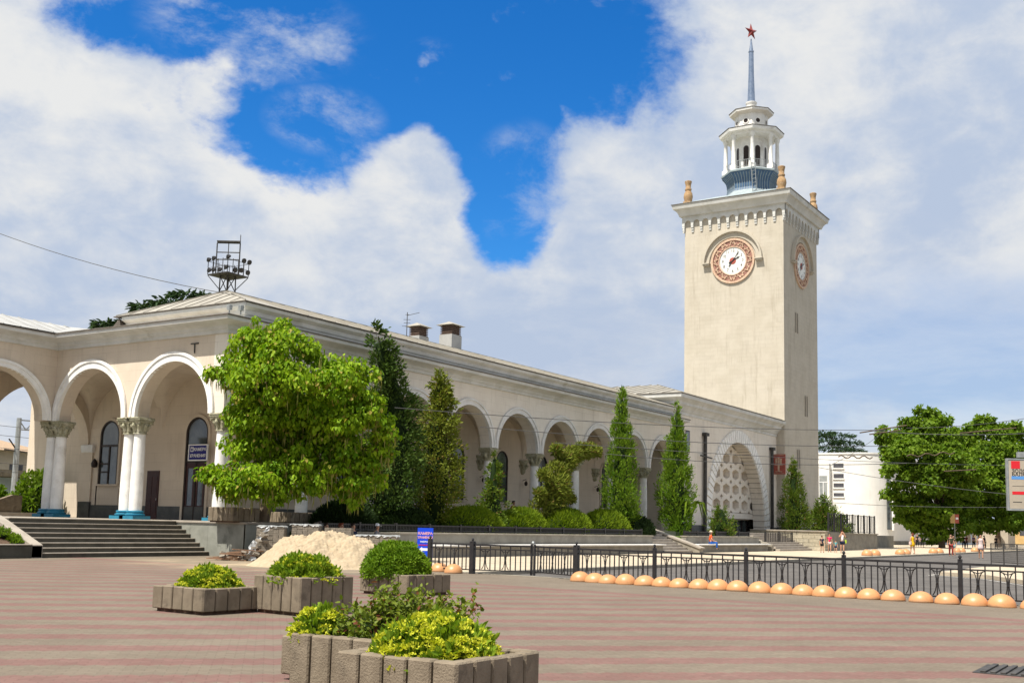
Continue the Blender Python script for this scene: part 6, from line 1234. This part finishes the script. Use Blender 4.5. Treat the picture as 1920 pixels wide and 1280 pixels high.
# grey crowd barriers
g0, g1 = Vector(cp(1858, 1035, 62)), Vector(cp(1990, 1040, 56)); g0.z = g1.z = 0; nb = 5
for i in range(nb):
    A, Bq = g0.lerp(g1, i / nb), g0.lerp(g1, (i + .97) / nb); t = thing('crowd_barrier', ('leftmost', 'second', 'third', 'fourth', 'rightmost')[i] + ' grey steel mesh barrier on the island at right', 'barrier', (A + Bq) / 2, 'steel mesh barriers'); Z = Vector((0, 0, 1)); m = MB()
    for z in (1.22, .2): m.bar(A + Z * z, Bq + Z * z, .045)
    for p in (A, Bq): m.bar(p, p + Z * 1.22, .045)
    fr_ = m.build('frame', 'steel_dark', t); m = MB()
    for k in range(1, 24): p = A.lerp(Bq, k / 24); m.bar(p + Z * .2, p + Z * 1.22, .010)
    for k in range(1, 9): m.bar(A + Z * (.2 + k * .113), Bq + Z * (.2 + k * .113), .010)
    m.build('mesh', 'steel_dark', t)
# far left: railway sheds beyond the arcade
t = thing('railway_shed', 'low brown roofed railway building beyond the left arches', 'building', (91, 140, 0)); m = MB(); m.box(70, 140, 0, 94.5, 155, 10.0); m.build('wall', 'beige', t); m = MB(); m.add([(68, 138.5, 10.), (95.6, 138.5, 10.), (95.6, 156, 10.), (68, 156, 10.), (72, 147, 12.2), (90.5, 147, 12.2)], [(0, 1, 5, 4), (1, 2, 5), (2, 3, 4, 5), (3, 0, 4), (0, 1, 2, 3)]); m.build('roof', 'tile_roof', t)
for i in range(5): MB().box(73 + i * 4.2, 139.95, 5.5, 75 + i * 4.2, 139.99, 8.2).build('window', 'shop_dark', t)
t = thing('platform_canopy', 'long grey platform canopy beyond the left arches', 'canopy', (75, 110, 0)); MB().box(40, 108, 5.4, 110, 113, 6.1).build('roof', 'concrete', t); MB().box(40, 112, 1, 110, 112.3, 5.4).build('back_wall', 'pale_blue', t)
for i in range(9): MB().box(44 + i * 7.4, 109, 0, 44.4 + i * 7.4, 109.4, 5.4).build('post', 'concrete_grey', t)

# ================================================================ PEOPLE
def skin_mesh(name, J, E, mat, parent, M, sub=1):
    """one continuous surface grown over a skeleton: J name -> (x, y, z, radius), E edges"""
    names = list(J); ix = {k: i for i, k in enumerate(names)}; me = bpy.data.meshes.new(name); bm = bmesh.new(); L = bm.verts.layers.skin.verify(); vs = []
    for i, k in enumerate(names):
        v = bm.verts.new(J[k][:3]); r_ = J[k][3]; r_ = r_ if isinstance(r_, tuple) else (r_, r_); v[L].radius = r_; v[L].use_root = (i == 0); vs.append(v)
    for a, b in E: bm.edges.new((vs[ix[a]], vs[ix[b]]))
    bm.to_mesh(me); bm.free(); o = bpy.data.objects.new(name, me); COL.objects.link(o); s_ = o.modifiers.new('s', 'SKIN'); s_.use_smooth_shade = True
    if sub: o.modifiers.new('b', 'SUBSURF').levels = sub
    dg = bpy.context.evaluated_depsgraph_get(); dg.update(); ne = bpy.data.meshes.new_from_object(o.evaluated_get(dg)); bpy.data.objects.remove(o); bpy.data.meshes.remove(me)
    ne.transform(M); off = root_loc(parent); ne.transform(Matrix.Translation((-off.x, -off.y, -off.z))); ne.materials.clear(); ne.materials.append(MATS[mat]); ne.name = name
    o = bpy.data.objects.new(name, ne); COL.objects.link(o); o.parent = parent; return o
def person(label, loc, head, h=1.7, top='c_tank', bottom='c_navy', style='shorts', hair='hair_dark', long_hair=True, pose='stand', hat=None, bag=None, step=.12, arm_up=False, group=None, sleeve=True):
    """figure at the origin facing +x, scaled to height h, then turned to heading head and moved to loc"""
    t = thing('person', label, 'person', loc, group); k = h / 1.75; M = Matrix.Translation(Vector(loc)) @ Matrix.Rotation(head, 4, 'Z') @ Matrix.Scale(k, 4); sit = pose == 'sit'
    hz = .95 if not sit else .12; dz = hz - .95
    J = {'pelvis': (0, 0, hz, (.135, .11)), 'waist': (.01, 0, 1.10 + dz, (.115, .09)), 'chest': (.01, 0, 1.30 + dz, (.145, .10)), 'neck0': (0, 0, 1.44 + dz, (.085, .07)), 'neck': (.015, 0, 1.52 + dz, .050), 'jaw': (.03, 0, 1.59 + dz, (.062, .068)), 'head': (.02, 0, 1.67 + dz, (.074, .088)), 'crown': (.01, 0, 1.735 + dz, (.045, .055)), 'nose': (.115, 0, 1.64 + dz, .014)}
    E = [('pelvis', 'waist'), ('waist', 'chest'), ('chest', 'neck0'), ('neck0', 'neck'), ('neck', 'jaw'), ('jaw', 'head'), ('head', 'crown'), ('head', 'nose')]
    for s_, n_ in ((1, 'l'), (-1, 'r')):
        J['sh' + n_] = (0, s_ * .175, 1.41 + dz, .058)
        if arm_up: J['el' + n_] = (.14, s_ * .27, 1.28 + dz, .040); J['wr' + n_] = (.17, s_ * .12, 1.55 + dz, .028); dh = Vector((-.02, -s_ * .03, .07))
        elif sit: J['el' + n_] = (.10, s_ * .24, 1.15 + dz, .040); J['wr' + n_] = (.30, s_ * .15, 1.03 + dz, .028); dh = Vector((.08, -s_ * .02, -.01))
        else: J['el' + n_] = (-.03 + .05 * s_ * (step > .1), s_ * .235, 1.13 + dz, .040); J['wr' + n_] = (.04 + .08 * s_ * (step > .1), s_ * .25, .89 + dz, .027); dh = Vector((.015, 0, -.08))
        J['ha' + n_] = tuple(Vector(J['wr' + n_][:3]) + dh) + (.032,)
        E += [('neck0', 'sh' + n_), ('sh' + n_, 'el' + n_), ('el' + n_, 'wr' + n_), ('wr' + n_, 'ha' + n_)]
        hv = Vector(J['ha' + n_][:3]); sp = Vector((.022, 0, 0)) if not (arm_up or sit) else Vector((0, .022, 0))
        for i in range(4):
            q_ = hv + sp * (i - 1.5) + dh * .45; J[f'f{n_}{i}'] = tuple(q_) + (.0095,); J[f'g{n_}{i}'] = tuple(q_ + dh * (.55 - .08 * abs(i - 1.4)) + Vector((.008, 0, 0))) + (.007,); E += [('ha' + n_, f'f{n_}{i}'), (f'f{n_}{i}', f'g{n_}{i}')]
        J['th' + n_] = tuple(hv + Vector((.045, -s_ * .01, 0)) + dh * .3) + (.010,); E.append(('ha' + n_, 'th' + n_))
        J['hip' + n_] = (0, s_ * .09, hz - .06, .098)
        if sit: J['kn' + n_] = (.44, s_ * .11, hz + .01, .062); J['an' + n_] = (.44, s_ * .11, hz - .42, .040); J['he' + n_] = (.46, s_ * .11, hz - .47, .040); J['to' + n_] = (.61, s_ * .12, hz - .485, .030)
        else: f = s_ * step; J['kn' + n_] = (f * .6 + .03, s_ * .10, .50, .060); J['an' + n_] = (f, s_ * .10, .10, .040); J['he' + n_] = (f + .01, s_ * .10, .045, .042); J['to' + n_] = (f + .16, s_ * .115, .032, .030)
        E += [('pelvis', 'hip' + n_), ('hip' + n_, 'kn' + n_), ('kn' + n_, 'an' + n_), ('an' + n_, 'he' + n_), ('he' + n_, 'to' + n_)]
    skin_mesh('body', J, E, 'skin', t, M)
    def sub_(nm, mat, keys, edges, grow, extra=None):
        JJ = {}
        for q_ in keys: v = J[q_]; r_ = v[3]; JJ[q_] = v[:3] + ((r_[0] + grow, r_[1] + grow) if isinstance(r_, tuple) else r_ + grow,)
        if extra: JJ.update(extra)
        return skin_mesh(nm, JJ, edges, mat, t, M)
    up = [('chest', 'waist'), ('waist', 'pelvis'), ('chest', 'neck0')]
    if style == 'dress':
        m = MB(); z = [(.20 * 1.0, hz - .30), (.185, hz - .12), (.150, hz + .04), (.118, 1.10 + dz), (.15, 1.30 + dz), (.155, 1.38 + dz), (.09, 1.47 + dz)]
        if sit: z = z[2:]
        m.lathe((0, 0, 0), z, 14, sy=1.12, sx=.92); m.xf(M).build('dress', top, t, smooth=True)
    else:
        ex = {}; ed_ = list(up); kk = ['chest', 'waist', 'pelvis', 'neck0']
        if sleeve:
            for n_ in 'lr': kk.append('sh' + n_); a, b = Vector(J['sh' + n_][:3]), Vector(J['el' + n_][:3]); ex['sl' + n_] = tuple(a.lerp(b, .55)) + (.062,); ed_ += [('neck0', 'sh' + n_), ('sh' + n_, 'sl' + n_)]
        sub_('shirt', top, kk, ed_, .016, ex)
        ex = {}; ed_ = []; kk = ['pelvis']; fr_ = .62 if style == 'shorts' else 1.0
        for n_ in 'lr':
            kk += ['hip' + n_]; ed_.append(('pelvis', 'hip' + n_)); a, b = Vector(J['hip' + n_][:3]), Vector(J['kn' + n_][:3])
            if style == 'shorts': ex['s' + n_] = tuple(a.lerp(b, fr_)) + (.094,); ed_.append(('hip' + n_, 's' + n_))
            else: kk += ['kn' + n_, 'an' + n_]; ed_ += [('hip' + n_, 'kn' + n_), ('kn' + n_, 'an' + n_)]
        sub_('trousers' if style != 'shorts' else 'shorts', bottom, kk, ed_, .020, ex)
    for n_ in 'lr':
        a, b = J['he' + n_], J['to' + n_]; skin_mesh('shoe', {'a': a[:3] + (.052,), 'b': b[:3] + (.042,)}, [('a', 'b')], 'c_shoe', t, M)
    HJ = {'a': (-.01, 0, 1.70 + dz, (.088, .095)), 'b': (-.02, 0, 1.755 + dz, (.06, .065)), 'c': (-.045, 0, 1.62 + dz, .070)}; HE = [('a', 'b'), ('a', 'c')]
    if long_hair: HJ['d'] = (-.06, 0, 1.50 + dz, .075); HJ['e'] = (-.07, 0, 1.38 + dz, .05); HE += [('c', 'd'), ('d', 'e')]
    skin_mesh('hair', HJ, HE, hair, t, M)
    m = MB()
    for s_ in (-1, 1): m.lathe((.098, s_ * .032, 1.665 + dz), [(.002, -.01), (.011, -.004), (.011, .004), (.002, .01)], 6)
    m.xf(M).build('eyes', 'sign_black', t); m = MB(); m.box(.095, -.025, 1.590 + dz, .106, .025, 1.602 + dz); m.xf(M).build('mouth', 'hub_red', t)
    m = MB(); [m.lathe((.01, s_ * .082, 1.63 + dz), [(.01, -.035), (.02, -.01), (.02, .02), (.008, .035)], 6) for s_ in (-1, 1)]; m.xf(M).build('ears', 'skin', t)
    if hat:
        m = MB(); m.lathe((.0, 0, 1.70 + dz), [(.19 if hat == 'c_straw' else .115, 0), (.19 if hat == 'c_straw' else .118, .015), (.112, .02), (.10, .09), (.05, .125), (.01, .13)], 16)
        if hat != 'c_straw': m.box(.09, -.07, 1.705 + dz, .21, .07, 1.72 + dz)
        m.xf(M).build('hat', hat, t, smooth=True)
    if bag: m = MB(); m.box(-.11, .20, .80 + dz, .11, .33, 1.06 + dz); m.bar((0, .25, 1.06 + dz), (0, .12, 1.45 + dz), .025); m.xf(M).build('bag', bag, t, bevel=.02)
    return t
def g2(px, py): g = G(px, py); return (g[0], g[1], 0)
tow = rad(205)                                              # heading towards the camera
person('boy in a dark shirt and shorts walking at the left of the family', g2(1541.5, 1035.5), rad(215), 1.32, 'c_navy', 'c_black', 'shorts', long_hair=False, group='family by the portal wall')
person('girl in a pink top in the family by the block wall', g2(1555.5, 1034.5), rad(200), 1.50, 'c_pink', 'c_blush', 'shorts', 'hair_dark', group='family by the portal wall')
person('toddler in turquoise between the pink girl and the woman', g2(1567, 1035.5), rad(210), 1.0, 'c_teal', 'c_denim', 'shorts', 'hair_dark', False, group='family by the portal wall')
person('woman in a white tank top and dark shorts raising her hands to her face', g2(1579.5, 1036.5), rad(205), 1.74, 'c_tank', 'c_navy', 'shorts', 'hair_red', False, arm_up=True, bag='c_limebag', step=.05, group='family by the portal wall', sleeve=False)
person('woman in a bright yellow dress walking by the far kerb', g2(1711.5, 1038), rad(60), 1.72, 'c_yellow', 'c_yellow', 'dress', 'hair_red', True, bag='c_blush')
person('person in an olive top and red trousers stepping off the kerb', g2(1783.5, 1042), rad(200), 1.70, 'c_olive', 'c_redcloth', 'trousers', 'hair_dark', False)
person('person in light shorts beside the bus stop post', g2(1788, 1041), rad(200), 1.6, 'c_olive', 'c_teal', 'shorts', 'hair_dark', True)
person('woman in a pale pink dress crossing the road at right', g2(1839.5, 1046.5), rad(200), 1.72, 'c_blush', 'c_blush', 'dress', 'hair_dark', True, bag='c_black')
for px, py, top, lab in ((1720, 1024, 'c_black', 'dark clothed person in the shade beside the white building'), (1729, 1025, 'c_black', 'second dark clothed person in the shade left of the tree'), (1807, 1027, 'c_black', 'dark clothed person in the shade right of the bus stop sign'), (1812, 1027, 'c_redcloth', 'person in maroon standing close to the right of the bus stop'), (1826, 1027, 'c_lilac', 'person in lilac standing in the shade'), (1846, 1028, 'c_navy', 'dark clothed person behind the woman in pink'), (1868, 1028, 'c_black', 'dark clothed person right of the utility pole')):
    person(lab, g2(px, py), rad(200 + px % 50), 1.7, top, 'c_black', 'trousers', 'hair_dark', False, group='people in the shade of the trees')
sy = 31.15
for px, py, top, hair, hat, lab in ((594, 982, 'c_greycloth', 'hair_grey', None, 'seated grey haired man behind the paver pallets, leftmost head'), (612, 984, 'c_black', 'hair_dark', None, 'seated person second from left behind the sand heap'), (640, 988, 'c_redcloth', 'hair_red', None, 'seated person in the middle of the row behind the sand'), (662, 992, 'c_navy', 'hair_dark', None, 'seated person leaning low behind the sand heap'), (707, 989, 'c_greycloth', 'hair_dark', 'c_tank', 'seated man in a pale cap right of the sand heap')):
    x = at(px, py, 1, sy)[0]; person(lab, (x, sy, .585), rad(-90 + (25 if hat else 0)), 1.66, top, 'c_denim', 'trousers', hair, False, 'sit', hat, group='people seated on the ledge')
x = at(1334, 1010, 1, 31.1)[0]; person('seated woman in a straw hat with orange top and blue skirt on the bench ledge', (x, 31.15, .585), rad(-70), 1.72, 'c_orangecloth', 'c_bluecloth', 'trousers', 'hair_grey', True, 'sit', 'c_straw')
x = at(963, 946, 1, 39.5)[0]; person('person standing in the arcade, head above the hedge', (x, 39.5, ZT), rad(-100), 1.72, 'c_redcloth', 'c_denim', 'trousers', 'hair_dark', False)

# ================================================================ SMALL DETAILS
zb_ = [at(1560, 850, 1, 24.), at(1640, 848, 1, 24.)]
for i, (a, b, d) in enumerate((((1572, 856), (1636, 857), 70), ((1612, 811), (1700, 797), 68), ((1630, 814), (1690, 806), 69), ((1800, 812), (1905, 802), 66), ((1700, 855), (1790, 848), 72), ((1770, 883), (1830, 880), 74))):
    A, Bq = Vector(cp(*a, d)), Vector(cp(*b, d)); m = MB(); P = [A.lerp(Bq, f) + Vector((0, 0, .10 * sin(f * 19) * (i in (0, 4)))) for f in np.linspace(0, 1, 14)]; m.tube(P, .04, 5)
    tag(m.build('wire_fitting', 'bark'), ('leftmost wavy brown trolley wire fitting before the white building', 'long slanting brown trolley fitting at the left of the plane tree', 'shorter slanting trolley fitting under the long one', 'brown trolley fitting near the right edge of the sky', 'brown trolley fitting across the middle of the plane tree', 'small brown trolley fitting low in the plane tree')[i], 'wire fitting', 'trolley wire fittings')
lx, ly, lz = at(177, 868, 0, XI - .2); m = MB(); m.lathe((lx, ly, lz - .25), [(.05, 0), (.16, .05), (.18, .25), (.10, .42), (.03, .5)], 10); m.bar((lx, ly, lz + .1), (XI - .01, ly, lz + .1), .05); m.tube([(XI - .03, ly - .08, ZT + .7), (XI - .03, ly - .08, lz)], .03, 5); m.build('wall_lamp', 'frame_dark', ST)
x, _, z = at(772, 912, 1, YI - .05); tag(MB().box(x - .75, YI - .12, z - .28, x + .75, YI - .06, z + .28).build('wall_sign', 'sign_blue', None, bevel=.01), 'small dark blue wall sign inside the arcade by the olive conifer', 'sign')
x, _, z = at(765, 947, 1, 39.5); t = thing('ramp_railing', 'short navy railing inside the arcade by the olive conifer', 'railing', (x, 39.5, ZT)); m = MB()
for k in range(9): m.box(x - 1 + k * .25, 39.48, ZT, x - .96 + k * .25, 39.52, z + .15)
m.box(x - 1.05, 39.46, z + .15, x + 1.1, 39.54, z + .22); m.build('rails', 'sign_blue', t)
g = Vector(cp(428, 580, 46)); m = MB(); cxx, cyy = 33.6, 36.8
for d in (0, .35): m.lathe((cxx + d, cyy - d, 10.6), [(.03, 0), (.03, .18), (.12, .2), (.13, .42), (.05, .45)], 8)
m.build('cornice_lamp', 'galv', ST)
m = MB(); px_, pz_ = at(365, 652, 0, XS - .02)[1:]; m.bar((XS - .03, px_ - .25, pz_ + .2), (XS - .03, px_ + .25, pz_ + .2), .05); m.bar((XS - .03, px_, pz_ + .2), (XS - .03, px_ - .02, pz_ - .25), .04); m.build('wall_hook', 'steel_dark', ST)
